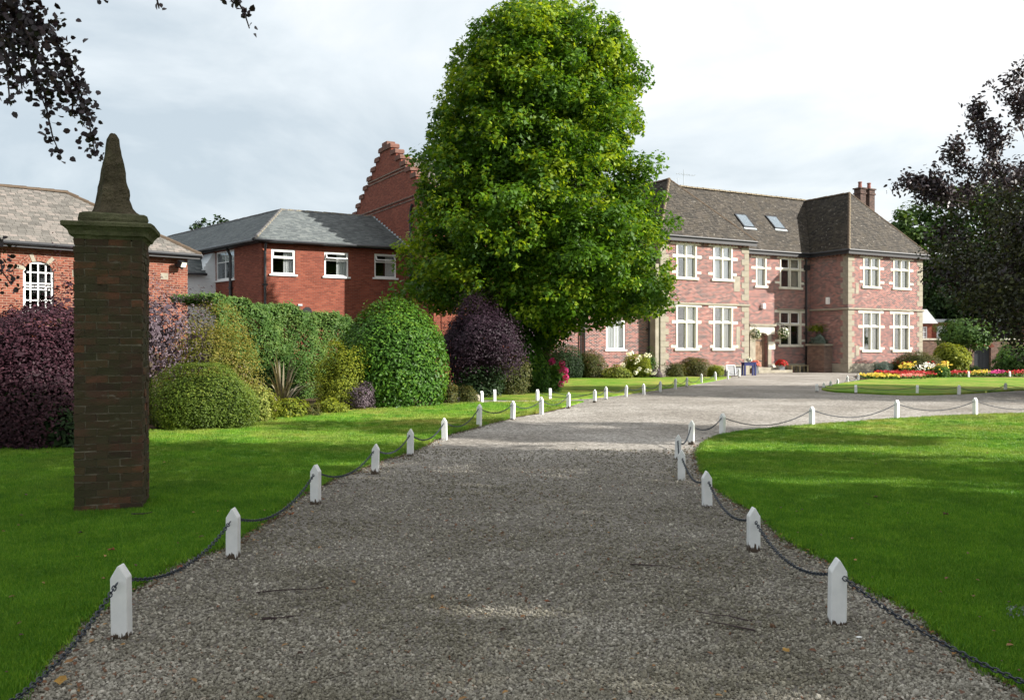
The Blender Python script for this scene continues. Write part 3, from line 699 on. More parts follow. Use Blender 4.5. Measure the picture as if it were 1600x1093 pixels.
# roof
TP = dict(tw=0.24, step=0.17, thick=0.028)
gl, gr = LX0-0.35, LX1+0.35; g2l, g2r = RX0-0.35, RX1+0.35; gy = -0.35; my = CY-0.35
LA = ((gl+gr)/2, 3.37, 12.06); RAp = ((g2l+g2r)/2, 3.05, 12.5); RZ = 12.5; RY = 7.05
slope = (RZ-GZ)/(RY-my); lyy = my+(12.06-GZ)/slope
roof = lambda poly, mat=M['tile'], par=manor, **k: roof_tiles('roof_tiles', poly, mat, par, **{**TP, **k})
roof([(gl, gy, GZ), (gr, gy, GZ), LA])
roof([(g2l, gy, GZ), (g2r, gy, GZ), RAp])
roof([(gr, gy, GZ), (gr, my, GZ), (LA[0], lyy, LA[2]), LA])
roof([(gl, 10.8, GZ), (gl, gy, GZ), LA, (LA[0], 10.8, LA[2])])
roof([(g2l, my, GZ), (g2l, gy, GZ), RAp, (RAp[0], RY, RZ)])
roof([(g2r, gy, GZ), (g2r, 10.8, GZ), (RAp[0], 10.8, RZ), RAp])
roof([(gr, my, GZ), (g2l, my, GZ), (RAp[0], RY, RZ), (LA[0], RY, RZ), (LA[0], lyy, LA[2])])
roof([(gl, 11.2, GZ), (g2r, 11.2, GZ), (g2r-4, RY, RZ), (gl+3, RY, RZ)], tw=0.5, step=0.34)
for a, b in (((gl, gy, GZ), LA), ((gr, gy, GZ), LA), ((g2l, gy, GZ), RAp), ((g2r, gy, GZ), RAp)): ridge_tiles(a, b, M['ridge'], manor, 0.4, 0.10, 'hip_tile')
ridge_tiles((LA[0], RY, RZ+0.05), (RAp[0], RY, RZ+0.05), M['ridge'], manor, 0.5, 0.15)
ridge_tiles(RAp, (RAp[0], RY, RZ), M['ridge'], manor, 0.5, 0.15); ridge_tiles(LA, (LA[0], lyy, LA[2]), M['ridge'], manor, 0.5, 0.15)
# skylights on the central slope
def on_slope(px, py):
    # intersection of a sight line with the central roof plane, in manor coordinates
    r = Vector(((px-800)/F_PX, 1.0, (HOR-py)/F_PX)); c = Vector((0, 0, EYE))
    lx = lambda w: (w.x-HO[0])*U[0]+(w.y-HO[1])*U[1]; ly = lambda w: (w.x-HO[0])*Vv[0]+(w.y-HO[1])*Vv[1]
    f = lambda t: (GZ+(ly(c+r*t)-my)*slope)-(c+r*t).z
    a, b = 40.0, 90.0
    for _ in range(50):
        mth = (a+b)/2
        if f(mth) < 0: a = mth
        else: b = mth
    w = c+r*a; return lx(w), ly(w)
ang = math.atan(slope)
for (px, py) in ((1163, 346), (1211, 348.5)):
    sx, sy = on_slope(px, py); sz = GZ+(sy-my)*slope
    b = link('skylight', MB().box(-0.52, 0.52, -0.70, 0.70, 0.0, 0.09).mesh('skylight', M['black_metal']), manor, (sx, sy, sz), (ang, 0, 0))
    b['label'] = 'narrow roof window with grey glass'
    MB().box(-0.43, 0.43, -0.60, 0.60, 0.092, 0.10).build('pane', M['glass'], b)
    MB().box(-0.42, 0.42, -0.59, 0.59, 0.0905, 0.0915).build('blind', plain('blind', (0.35, 0.42, 0.46), 0.7, 0.2, 0.05), b)
    MB().box(-0.56, 0.56, -0.86, -0.705, 0.0, 0.05).build('flashing', M['lead'], b)
# chimneys
M['chimney'] = brick('chimney_brick', [(0.0, (0.05, 0.032, 0.028)), (0.5, (0.095, 0.055, 0.045)), (1.0, (0.15, 0.09, 0.07))], (0.12, 0.10, 0.085))
def chimney(parent, x, y, z0, z1, w, d, pots, name='chimney', mat=None):
    mb = MB(); mb.box(x-w/2, x+w/2, y-d/2, y+d/2, z0, z1-0.5); mb.box(x-w/2-0.06, x+w/2+0.06, y-d/2-0.06, y+d/2+0.06, z1-0.5, z1-0.38); mb.box(x-w/2-0.01, x+w/2+0.01, y-d/2-0.01, y+d/2+0.01, z1-0.38, z1-0.1); mb.box(x-w/2-0.09, x+w/2+0.09, y-d/2-0.09, y+d/2+0.09, z1-0.1, z1)
    c = mb.build(name, mat or M['chimney'], parent)
    for i in range(pots): px_ = x+(i-(pots-1)/2)*0.35; MB().tube([(px_, y, z1), (px_, y, z1+0.42), (px_, y, z1+0.43), (px_, y, z1+0.5)], [0.16, 0.13, 0.17, 0.16], 10).build('chimney_pot', M['terracotta'], c)
    return c
cx_ = RX1-1.0
def hloc(px, d_):                                 # manor x for a pixel column at manor depth d_
    return hx(px, d_)
m = MB(); m.box(hloc(1333, 8.6)-0.1, hloc(1362, 8.6)+1.6, 8.1, 9.3, 9, 11.55); m.build('chimney', M['chimney'], manor)
for px_ in (1343.5, 1357.5): chimney(manor, hloc(px_, 8.6), 8.6, 11.5, 1.65+(543-297)/1400*72.5, 0.62, 0.62, 1)
chimney(manor, hloc(1060, 9.2), 9.2, 11, 12.95, 0.9, 0.5, 0, mat=M['brick_main'])
# doorway
m = MB(); y = CY
m.box(dx0-0.42, dx0+0.10, y-0.06, y+0.3, 0.0, 2.55); m.box(dx1-0.03, dx1+0.30, y-0.06, y+0.3, 0.0, 2.55)
dw = m.build('doorway', M['stone'], manor, bevel=0.02)
lin = MB(); xa, xb = dx0-0.45, dx1+0.55; arch = [(xa, 3.05), (xa, 2.55), (dx0+0.1, 2.55)]
for i in range(9):
    t = i/8; xx = dx0+0.1+(dx1-0.03-dx0-0.1)*t; arch.append((xx, 2.45+0.2*math.sin(math.pi*t)**0.6))
arch += [(dx1-0.03, 2.55), (xb, 2.55), (xb, 3.05)]
lin.prism(arch, 'y', y-0.08, y+0.28); lin.build('lintel', M['stone_pale'], dw)
MB().box(xa-0.08, xb+0.1, y-0.17, y+0.1, 3.052, 3.22).build('cornice', M['stone'], dw, bevel=0.02)
MB().box(dx1+0.02, dx1+0.62, y-0.065, y+0.02, 1.55, 2.05).build('quoin', M['stone_pale'], dw)
MB().box(dx1+0.0, dx1+0.75, y-0.064, y+0.02, 0.05, 0.5).build('quoin', M['stone_pale'], dw)
dr = MB(); n = 5; dwid = (dx1-dx0-0.16)/n
door = empty('door', (0, 0, 0)); door.parent = manor
for i in range(n):
    a = dx0+0.11+i*dwid; MB().box(a+0.006, a+dwid-0.006, y+0.22+random.uniform(-.004, .004), y+0.27, 0.38, 2.68).build('plank', M['wood_old'], door)
MB().tube([(dx1-0.35, y+0.2, 1.4), (dx1-0.35, y+0.15, 1.4), (dx1-0.35, y+0.15, 1.28), (dx1-0.35, y+0.2, 1.28)], 0.014, 6).build('handle', M['black_metal'], door)
for z in (0.75, 2.1): MB().box(dx0+0.12, dx0+0.95, y+0.205, y+0.218, z, z+0.06).build('hinge', M['black_metal'], door)
for (a, b, ya, z) in ((dx0-0.3, dx1+0.25, 0.55, 0.36), (dx0-0.5, dx1+1.3, 0.95, 0.19)): MB().box(a, b, y-ya, y-0.065, 0.0, z).build('step', M['stone'], manor, bevel=0.02)
# lamps, alarm box
for (px, py, d, s) in ((1191, 478, CY, 0.24), ):
    x = hx(px, d); z = H(py, hw(x, d).y); a = MB().prism([(-s/2, -s*.7), (s/2, -s*.7), (s/2, s*.5), (0, s*.8), (-s/2, s*.5)], 'y', -0.2, 0.0); o = a.build('alarm_box', M['frame_white'], manor, loc=(x, d, z))
x = RX0; MB().box(-0.14, 0.0, -0.12, 0.12, 0, 0.46).build('wall_lamp', M['frame_white'], manor, loc=(x, 1.6, 4.55))
# aerial on the main ridge
ax = hx(1068, RY+1.2)
m = MB().tube([(ax, RY+1.2, 11.8), (ax, RY+1.2, 14.0)], 0.022, 5).tube([(ax-0.9, RY+0.9, 13.6), (ax+1.3, RY+1.5, 13.75)], 0.014, 4)
for i in range(7): q = ax-0.7+i*0.3; m.tube([(q, RY+0.95+i*0.08-0.18, 13.62+i*0.02), (q, RY+0.95+i*0.08+0.18, 13.62+i*0.02)], 0.009, 4)
m.tube([(ax-0.5, RY+1.2, 11.8), (ax-0.5, RY+1.2, 13.4)], 0.018, 5).tube([(ax-0.8, RY+1.2, 13.3), (ax-0.2, RY+1.2, 13.35)], 0.012, 4)
m.build('aerial', M['lead'], manor)
# set-back range to the left of the wings
bx0 = -10.8; wy = 0.72
w1 = (hx(946, wy)+0.05, hx(978, wy)-0.05, 1.55, 3.2)
mb = MB(); wall(mb, bx0, LX0, 0, 7.9, wy, [w1, (w1[0], w1[1], 5.3, 7.2)], 0.25); mb.build('wall', M['brick_main'], manor)
mb = MB(); mb.quad((bx0, wy, 0), (bx0, 10, 0), (bx0, 10, 7.9), (bx0, wy, 7.9)); mb.quad((bx0, 10, 0), (LX0, 10, 0), (LX0, 10, 7.9), (bx0, 10, 7.9)); mb.build('wall', M['brick_main'], manor)
mb = MB(); mb.box(bx0+0.3, LX0-0.1, wy+2.5, wy+2.6, 0.3, 7.8); mb.box(bx0+0.3, LX0-0.1, wy+0.3, wy+2.5, 0.5, 0.6); mb.build('interior_wall', M['room'], manor)
def sash(parent, x0, x1, z0, z1, y, bars_v=(0.5,), bars_h=(), ft=0.06, mat=None, curtain=True, open_top=False, sill=True, trans=None):
    mt = mat or M['frame_white']; f = MB()
    f.box(x0, x0+ft, y+0.03, y+0.11, z0, z1); f.box(x1-ft, x1, y+0.03, y+0.11, z0, z1); f.box(x0+ft, x1-ft, y+0.03, y+0.11, z0, z0+ft); f.box(x0+ft, x1-ft, y+0.03, y+0.11, z1-ft, z1)
    w = f.build('window', mt, parent)
    br = MB()
    for b in bars_v: xx = x0+(x1-x0)*b; br.box(xx-0.02, xx+0.02, y+0.045, y+0.095, z0+ft, z1-ft)
    for b in bars_h: zz = z0+(z1-z0)*b; br.box(x0+ft, x1-ft, y+0.046, y+0.094, zz-0.02, zz+0.02)
    if br.v: br.build('glazing_bar', mt, w)
    zt = z1-ft
    if trans:
        zt = z0+(z1-z0)*trans; MB().box(x0+ft, x1-ft, y+0.035, y+0.10, zt-0.03, zt+0.03).build('transom', mt, w)
        fl = MB(); a, b, c, d = x0+ft, x1-ft, zt+0.03, z1-ft; ww = 0.045
        for q in ((a, a+ww, c, d), (b-ww, b, c, d), (a+ww, b-ww, c, c+ww), (a+ww, b-ww, d-ww, d)): fl.box(q[0], q[1], -0.03, 0.02, q[2]-d, q[3]-d)
        fo = fl.build('casement', mt, w, loc=(0, y+0.05, d), rot=(R(-28) if open_top else 0, 0, 0))
        MB().box(a+ww, b-ww, y+0.05, y+0.056, c+ww, d-ww).build('pane', M['glass'], w) if not open_top else MB().box(a+ww, b-ww, -0.01, -0.004, c+ww-d, -ww).build('pane', M['glass'], w, loc=(0, y+0.05, d), rot=(R(-28), 0, 0))
        zt -= 0.03
    MB().box(x0+ft, x1-ft, y+0.06, y+0.066, z0+ft, zt).build('pane', M['glass'], w)
    if sill: MB().box(x0-0.1, x1+0.1, y-0.07, y+0.1, z0-0.08, z0-0.002).build('sill', mt, w)
    if curtain:
        cm = MB(); n = 8; xa, xb = (x0+(x1-x0)*0.55, x1) if curtain is True else (x0, x1)
        for i in range(n):
            a = xa+(xb-xa)*i/n; b = xa+(xb-xa)*(i+1)/n
            cm.quad((a, y+0.2+0.03*(i % 2), z0), (b, y+0.2+0.03*((i+1) % 2), z0), (b, y+0.2+0.03*((i+1) % 2), z1), (a, y+0.2+0.03*(i % 2), z1))
        cm.build('curtain', M['curtain_white'], w)
    return w
sash(manor, *w1, wy, curtain='full', bars_v=(0.45, 0.6), ft=0.09); sash(manor, w1[0], w1[1], 5.3, 7.2, wy)
pipe(manor, hx(912, wy), wy-0.08, 0.2, 7.8, 0.05); pipe(manor, hx(906, wy), wy-0.08, 0.2, 7.8, 0.04); pipe(manor, hx(1013, wy), wy-0.1, 0.2, 7.8, 0.08)
MB().tube([(hx(867, wy), wy-0.12, 1.9), (hx(867, wy), wy-0.12, 7.8)], 0.09, 8).build('waste_pipe', M['frame_white'], manor)
MB().box(bx0, LX0-0.01, wy-0.04, wy+0.1, 0, 0.5).build('plinth', M['stone'], manor)
MB().box(LX0-0.32, LX0+0.0, 0.05, wy, 0, 6.4).build('buttress', M['stone'], manor)
roof([(bx0, wy-0.3, 7.95), (gl+0.2, wy-0.3, 7.95), (gl+4, 5.3, 11.6), (bx0, 5.3, 11.6)]); roof([(bx0, 10, 7.95), (gl, 10, 7.95), (gl+2, 5.3, 11.6), (bx0, 5.3, 11.6)], tw=0.5, step=0.34)
M['coping'] = plain('brick_coping', (0.17, 0.085, 0.065), 0.85, 0.2, 0.3, 4, 0.5, dirt=(0.16, 0.12, 0.10))
# block with the crow-stepped gable
gx = -15.6; gy0, gy1 = -2.2, 9.6; gap_y = 3.94; gap_z = 12.05; 
mb = MB(); sl = (gap_z-0.55-8.6)/(gap_y-gy0); gt = 0.38
prof = [(gy0, 0.0), (gy1, 0.0)]
hall = empty('hall_range', (HO[0], HO[1], 0), HA); tag(hall, 'tall red brick range with a crow-stepped gable rising behind the big tree', 'house')
n = 9; stepz = (gap_z-8.4)/n; left = []; right = []
for i in range(n):
    z = 8.4+stepz*(i+1); fr = (i+0.15)/n
    ya = gy0+(gap_y-0.3-gy0)*fr; yb = gy1-(gy1-gap_y-0.3)*fr
    zprev = 8.4+stepz*i; right.append((yb, zprev)); right.append((yb, z)); left.append((ya, zprev)); left.append((ya, z))
prof = [(gy0, 0.0), (gy1, 0.0)] + right + left[::-1]
mb.prism([(p[0], p[1]) for p in prof], 'x', gx, gx+gt); mb.build('gable_wall', M['brick_red'], hall)
for side in (left, right):                       # each crow step has a sloped brick cap
    for i in range(n):
        yy, z = side[2*i+1]; sg = 1 if side is left else -1; cap = MB()
        run = abs((gap_y-0.3-gy0) if sg > 0 else (gy1-gap_y-0.3))/n
        a = yy-sg*0.07; b = yy+sg*(run+0.03); pts = [(yy-sg*.06, z-0.10), (yy-sg*.06, z+0.06), (yy+sg*0.05, z+0.13), (b, z+0.13), (b, z-0.10)]
        if sg < 0: pts = pts[::-1]
        cap.prism(pts, 'x', gx-0.07, gx+gt+0.05); cap.build('step_coping', M['coping'], hall)
MB().box(gx-0.07, gx+gt+0.05, gap_y-0.34, gap_y+0.34, gap_z-0.1, gap_z+0.34).build('finial_block', M['coping'], hall, bevel=0.03)
for z, k in ((10.6, 0.0), (9.0, 0.0)):
    hw_ = (12.45-z)/((gap_z-8.4)/(gap_y-gy0))
    MB().box(gx-0.05, gx, max(gy0, gap_y-hw_+0.3), min(gy1, gap_y+hw_*0.92-0.3), z, z+0.07).box(gx-0.03, gx, max(gy0, gap_y-hw_+0.3), min(gy1, gap_y+hw_*0.92-0.3), z-0.16, z-0.09).build('brick_band', M['brick_wall'], hall)
m = MB(); m.quad((gx+gt, gy0, 0), (bx0-0.02, gy0, 0), (bx0-0.02, gy0, 8.5), (gx+gt, gy0, 8.5)); m.quad((bx0-0.02, gy0, 0), (bx0-0.02, gy1, 0), (bx0-0.02, gy1, 8.5), (bx0-0.02, gy0, 8.5)); m.quad((bx0-0.02, gy1, 0), (gx+gt, gy1, 0), (gx+gt, gy1, 8.5), (bx0-0.02, gy1, 8.5))
m.poly([(bx0-0.02, gy0, 8.5), (bx0-0.02, gy1, 8.5), (bx0-0.02, gap_y, 11.6)]); m.build('wall', M['brick_red'], hall, each=True)
roof([(gx+gt, gy0-0.2, 8.42), (bx0, gy0-0.2, 8.42), (bx0, gap_y, 11.6), (gx+gt, gap_y, 11.6)], M['slate_warm'], hall); roof([(gx+gt, gy1+0.2, 8.42), (bx0, gy1+0.2, 8.42), (bx0, gap_y, 11.6), (gx+gt, gap_y, 11.6)], M['slate_warm'], hall, tw=0.5, step=0.34)
ridge_tiles((gx+gt, gap_y, 11.65), (bx0, gap_y, 11.65), M['ridge'], hall, 0.5, 0.14)
pipe(hall, gx-0.1, 0.35, 0.2, 8.6, 0.07)

# ------------------------------------------------------------------ red brick annexe with three windows
AO = (-11.4, 40.8)
ann = empty('brick_annexe', (AO[0], AO[1], 0), HA); tag(ann, 'red brick annexe with slate roof and three white windows in a row', 'house')
def axx(px):
    r = (px-800)/F_PX; return (AO[1]*r-AO[0])/(U[0]-U[1]*r)
wl_ = (-0.219, 0.975)
AE = 6.42; aw = []
for (a, b, t, bt) in ((424, 461.5, 389.5, 429), (507, 544.5, 394, 432.5), (585, 619, 397, 434.5)):
    x0, x1 = axx(a), axx(b); Y = AO[1]+U[1]*(x0+x1)/2; aw.append((x0, x1, H(bt, Y)+0.02, H(t, Y)))
mb = MB(); wall(mb, 0, 7.14, 0, AE, 0, aw, 0.16); mb.build('wall', M['brick_red'], ann)
for i, h in enumerate(aw): sash(ann, h[0]+0.004, h[1]-0.004, h[2], h[3], 0.0, bars_v=(), trans=0.66, open_top=(i > 0), ft=0.07)
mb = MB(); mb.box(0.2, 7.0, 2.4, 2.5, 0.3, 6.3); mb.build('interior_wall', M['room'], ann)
# left-hand wall turning away
ann2 = empty('side_wall', (0, 0, 0), 0); ann2.parent = ann; ann2.rotation_euler = (0, 0, math.atan2(wl_[1], wl_[0])+math.pi)
def lxx(px):                                      # distance along the left wall for a pixel column
    r = (px-800)/F_PX; w2 = (-0.67, 0.742); return (AO[1]*r-AO[0])/(w2[0]-w2[1]*r)
lh = []
x0, x1 = lxx(366), lxx(337.5); Y = AO[1]+0.742*(x0+x1)/2; lh = [(-x1, -x0, H(437, Y), H(392, Y))]
mb = MB(); wall(mb, -14, 0, 0, AE, 0, lh, 0.16); mb.build('wall', M['brick_red'], ann2)
h = lh[0]; sash(ann2, h[0]+0.004, h[1]-0.004, h[2], h[3], 0.0, bars_v=(0.48,), bars_h=(0.62,), ft=0.08)
mb = MB(); mb.box(-13, -0.6, 2.2, 2.3, 0.3, 6.3); mb.build('interior_wall', M['room'], ann2)
pipe(ann2, -lxx(362.5), -0.08, 0.3, 6.4, 0.075); pipe(ann, 0.14, -0.08, 0.3, 6.4, 0.055)
AZ = 6.55; E_ = (-0.42, -0.35, AZ); AP = (2.13, 4.7, 8.72)
roof([E_, (7.14, -0.35, AZ), (7.14, 4.7, 8.72), AP], M['slate'], ann, tw=0.22, step=0.15, thick=0.010)
roof([(E_[0]+wl_[0]*15, E_[1]+wl_[1]*15, AZ), E_, AP, (AP[0]+wl_[0]*15, AP[1]+wl_[1]*15, 8.72)], M['slate'], ann, tw=0.22, step=0.15, thick=0.010)
roof([(1.5, 9.75, AZ), (7.14, 9.75, AZ), (7.14, 4.7, 8.72), AP], M['slate'], ann, tw=0.5, step=0.4)
E2 = (AP[0]+.975*3.6, AP[1]+.219*3.6)
roof([(E2[0]+wl_[0]*4, E2[1]+wl_[1]*4, AZ), (E2[0]+wl_[0]*15, E2[1]+wl_[1]*15, AZ), (AP[0]+wl_[0]*15, AP[1]+wl_[1]*15, 8.72), AP], M['slate'], ann, tw=0.5, step=0.4)
m = MB(); m.quad((7.1, 0, 0), (7.1, 9.5, 0), (7.1, 9.5, AZ), (7.1, 0, AZ)); m.quad((7.1, 9.5, 0), (-2.9, 13.6, 0), (-2.9, 13.6, AZ), (7.1, 9.5, AZ)); m.poly([(7.1, -0.2, AZ-0.1), (7.1, 9.5, AZ-0.1), (7.1, 4.7, 8.68)]); m.build('wall', M['brick_red'], ann, each=True)
ridge_tiles(AP, (7.14, 4.7, 8.72), M['ridge_slate'], ann, 0.45, 0.10); ridge_tiles(AP, (AP[0]+wl_[0]*15, AP[1]+wl_[1]*15, 8.72), M['ridge_slate'], ann, 0.45, 0.10); ridge_tiles(E_, AP, M['ridge_slate'], ann, 0.42, 0.11, 'hip_tile')
gutter([(E_[0]+wl_[0]*15, E_[1]+wl_[1]*15, AZ-0.05), (E_[0], E_[1], AZ-0.05), (7.1, -0.37, AZ-0.05)], ann, 0.07)
m = MB(); m.quad((-0.3, -0.3, AZ-0.1), (7.1, -0.3, AZ-0.1), (7.1, 0.0, AZ-0.1), (0.0, 0.0, AZ-0.1)); m.box(-0.2, 7.1, -0.31, -0.28, AZ-0.14, AZ+0.02); m.build('soffit', M['black_metal'], ann)
m = MB(); m.box(-14, 0.3, -0.31, -0.28, AZ-0.14, AZ+0.02); m.box(-14, 0.1, -0.28, 0.0, AZ-0.14, AZ-0.10); m.build('soffit', M['black_metal'], ann2)
n = 14                                            # stepped lead flashing against the gable
for i in range(n):
    t0 = i/n; ya = -0.35+5.05*t0; za = AZ+(8.72-AZ)*t0; MB().box(7.09, 7.125, ya, ya+5.05/n+0.05, za+0.0, za+0.12).build('flashing', M['lead'], ann)
xv = axx(477); Yv = AO[1]+U[1]*xv
m = MB().tube([(xv, -0.02, H(487, Yv)), (xv, -0.30, H(487, Yv))], [0.16, 0.16], 10).box(xv-0.2, xv+0.2, -0.16, 0, H(493, Yv)-0.05, H(487, Yv)-0.15).tube([(xv, -0.28, H(487, Yv)), (xv, -0.34, H(487, Yv))], [0.22, 0.22], 10)
m.build('extractor_vent', M['black_metal'], ann)
m = MB(); m.box(xv-0.35, xv-0.15, -0.05, 0, H(478, Yv), H(475, Yv)); m.box(axx(598), axx(598)+0.05, -0.04, 0, 3, 3.2); m.build('vent_plate', M['lead'], ann)

# ------------------------------------------------------------------ old stable block at the far left
SO = (-10.86, 30.0); SA = math.atan2(0.67, 0.742)
stb = empty('stable_block', (SO[0], SO[1], 0), SA); tag(stb, 'orange brick outbuilding with arched white window behind the brick pier', 'house')
SE = 4.66; aw0, aw1 = -4.97, -4.12
mb = MB(); wall(mb, -13, 0, 0, SE, 0, [(aw0, aw1, 2.75, 4.28)], 0.16); mb.build('wall', M['brick_orange'], stb)
m = MB(); m.quad((0, 0, 0), (0, 5.86, 0), (0, 5.86, SE), (0, 0, SE)); m.quad((0, 5.86, 0), (-13, 5.86, 0), (-13, 5.86, SE), (0, 5.86, SE)); m.build('wall', M['brick_orange'], stb)
mb = MB(); mb.box(-12.8, -0.3, 2.4, 2.5, 0.3, 4.6); mb.build('interior_wall', M['room'], stb)
ar = MB(); pts = [(aw0, 4.30), (aw0, 3.95)] + [(aw0+(aw1-aw0)*(0.5-0.5*math.cos(math.pi*i/10)), 3.95+0.30*math.sin(math.pi*i/10)) for i in range(1, 10)] + [(aw1, 3.95), (aw1, 4.30)]
ar.prism(pts, 'y', 0.001, 0.05); ar.build('window_arch', M['brick_orange'], stb)
w = sash(stb, aw0+0.004, aw1-0.004, 2.75, 4.24, 0.02, bars_v=(0.25, 0.5, 0.75), bars_h=(0.22, 0.44, 0.5, 0.56, 0.78), ft=0.07, curtain=False)
vo = MB()
for i in range(9):
    t = (i+0.5)/9*math.pi; xx = (aw0+aw1)/2-math.cos(t)*0.50; zz = 3.93+math.sin(t)*0.40
    MB().box(-0.055, 0.055, -0.01, 0.03, -0.12, 0.12).build('voussoir', M['stone'] if i % 3 == 0 else M['brick_orange'], stb, loc=(xx, -0.003, zz+0.04), rot=(0, t-math.pi/2, 0))
ap = (-2.93, 2.93, 6.87); ze = 4.78; ev = 0.3
roof([(-13, -ev, ze), (ev, -ev, ze), ap, (-13, 2.93, 6.87)], M['slate_warm'], stb, tw=0.20, step=0.14, thick=0.014)
roof([(ev, -ev, ze), (ev, 6.16, ze), ap], M['slate_warm'], stb, tw=0.20, step=0.14, thick=0.014); roof([(ev, 6.16, ze), (-13, 6.16, ze), (-13, 2.93, 6.87), ap], M['slate_warm'], stb, tw=0.5, step=0.4)
ridge_tiles(ap, (-13, 2.93, 6.87), M['ridge'], stb, 0.42, 0.12); ridge_tiles((ev, -ev, ze), ap, M['ridge'], stb, 0.4, 0.11, 'hip_tile')
gutter([(-13, -0.34, ze-0.06), (0.34, -0.34, ze-0.06), (0.34, 6.1, ze-0.06)], stb, 0.06)
m = MB(); m.box(-13, 0.3, -0.3, 0.0, ze-0.16, ze-0.12); m.box(-13, 0.3, -0.31, -0.28, ze-0.18, ze+0.01); m.build('soffit', M['black_metal'], stb)
def floodlight(parent, x, y, z):
    b = MB().box(-0.13, 0.13, -0.1, 0.08, -0.1, 0.1).build('floodlight', M['black_metal'], parent, loc=(x, y-0.25, z), rot=(R(25), 0, R(25)), bevel=0.015)
    MB().box(-0.11, 0.11, -0.106, -0.101, -0.08, 0.08).build('lens', plain('lens', (0.72, 0.72, 0.6), 0.3, 0.5, 0.05), b); MB().box(-0.02, 0.02, -0.1, 0.28, -0.16, -0.1).build('bracket', M['black_metal'], b)
floodlight(stb, -0.3, 0, 4.42)
MB().box(-0.9, -0.65, -0.006, 0.01, 3.9, 4.1).box(-3.6, -3.0, -0.006, 0.01, 3.85, 4.05).build('stone_patch', M['stone'], stb)
# white weatherboarded link
BO = (-14.7, 44.45)
lk = empty('weatherboard_link', (BO[0], BO[1], 0), SA-R(2)); tag(lk, 'white boarded lean-to with slate roof between the two brick buildings', 'outbuilding')
MB().box(-7, 0.35, 0.03, 2.0, 0, 5.25).prism([(-0.75, 5.25), (0.35, 5.25), (0.35, 6.35), (-0.1, 6.35)], 'y', 0.03, 1.2).build('wall', M['board'], lk)
for i in range(38):
    z = 0.1+i*0.15; xr = 0.35; xl = -6.9 if z < 5.1 else -0.75+(z-5.25)*0.6
    MB().prism([(0.0, z), (0.03, z), (0.03, z+0.15), (0.02, z+0.15)], 'x', xl, xr).build('board', M['board'], lk)
roof([(-7, -0.25, 5.3), (-0.6, -0.25, 5.3), (0.05, 2.0, 6.5), (-7, 2.0, 6.5)], M['slate'], lk, tw=0.28, step=0.22, thick=0.012)
gutter([(-7, -0.3, 5.24), (-0.55, -0.3, 5.24)], lk, 0.06)

# ================================================================== foliage builders
def unit(n): 
    v = RNG.normal(size=(n, 3)); return v/np.linalg.norm(v, axis=1)[:, None]
def leaf_mesh(name, pos, nor, size, mat, v, shape='rhomb', aspect=0.5, fold=0.15, updir=None):
    """one small folded leaf per position"""
    n = len(pos); nor = nor/np.linalg.norm(nor, axis=1)[:, None]
    r = unit(n) if updir is None else updir + 0.5*unit(n)
    t = np.cross(nor, r); ln = np.linalg.norm(t, axis=1)[:, None]; t = t/np.maximum(ln, 1e-6); b = np.cross(nor, t)
    L = size[:, None]; Wd = L*aspect*0.5
    if shape == 'rhomb':
        P = [pos, pos+b*L*0.45+t*Wd+nor*L*fold, pos+b*L, pos+b*L*0.45-t*Wd+nor*L*fold]; k = 4
    elif shape == 'oval':
        P = [pos, pos+b*L*0.28+t*Wd*0.92+nor*L*fold, pos+b*L*0.68+t*Wd*0.8+nor*L*fold, pos+b*L, pos+b*L*0.68-t*Wd*0.8+nor*L*fold, pos+b*L*0.28-t*Wd*0.92+nor*L*fold]; k = 6
    elif shape == 'maple':                        # three-pointed palmate leaf
        P = [pos, pos+b*L*0.25+t*Wd*1.25, pos+b*L*0.52+t*Wd*0.5+nor*L*fold*0.3, pos+b*L+nor*L*fold*0.2, pos+b*L*0.52-t*Wd*0.5+nor*L*fold*0.3, pos+b*L*0.25-t*Wd*1.25]; k = 6
    V = np.stack(P, 1).reshape(-1, 3); F = np.arange(n*k).reshape(n, k)
    return fastmesh(name, V, F, mat, v)
def clump_leaves(cen, rad, per, flat=0.75, droop=0.0):
    """leaves spread near the surface of many clumps; returns positions and outward normals"""
    cnt = np.maximum(4, (per*(rad/np.mean(rad))**2).astype(int)); idx = np.repeat(np.arange(len(cen)), cnt); n = len(idx)
    d = unit(n); rr = RNG.random(n)**0.45
    pos = cen[idx] + d*rad[idx][:, None]*rr[:, None]*np.array([1, 1, flat])
    nor = d*0.55 + unit(n)*0.55 + np.array([0, 0, 0.5-droop])
    return pos, nor, idx
def limbs(mb, base, height, spread, n, r0, top=0.8, trunk_r=None, lean=(0, 0)):
    tr = trunk_r or r0; pts = []; rads = []
    for i in range(7):
        t = i/6; pts.append((base[0]+lean[0]*t+random.uniform(-.06, .06)*height*0.1, base[1]+lean[1]*t+random.uniform(-.06, .06)*height*0.1, base[2]+height*top*t)); rads.append(tr*(1.25 if i == 0 else 1)*(1-0.8*t)+0.01)
    mb.tube(pts, rads, 8)
    for k in range(n):
        t = random.uniform(0.22, 0.95); i = min(5, int(t*6)); p = Vector(pts[i]).lerp(Vector(pts[i+1]), t*6-i)
        a = k*2.4+random.uniform(-.4, .4); L_ = spread*(1.1-0.6*t)*random.uniform(0.7, 1.0); up = random.uniform(0.3, 0.9)
        q = [p]
        for s in range(1, 5):
            u = s/4; q.append(p+Vector((math.cos(a)*L_*u+random.uniform(-.05, .05)*L_, math.sin(a)*L_*u+random.uniform(-.05, .05)*L_, L_*up*u*0.8-0.15*L_*u*u)))
        rr = tr*0.42*(1-0.6*t)
        mb.tube(q, [rr*(1-0.85*s/4)+0.004 for s in range(5)], 6)
    return mb
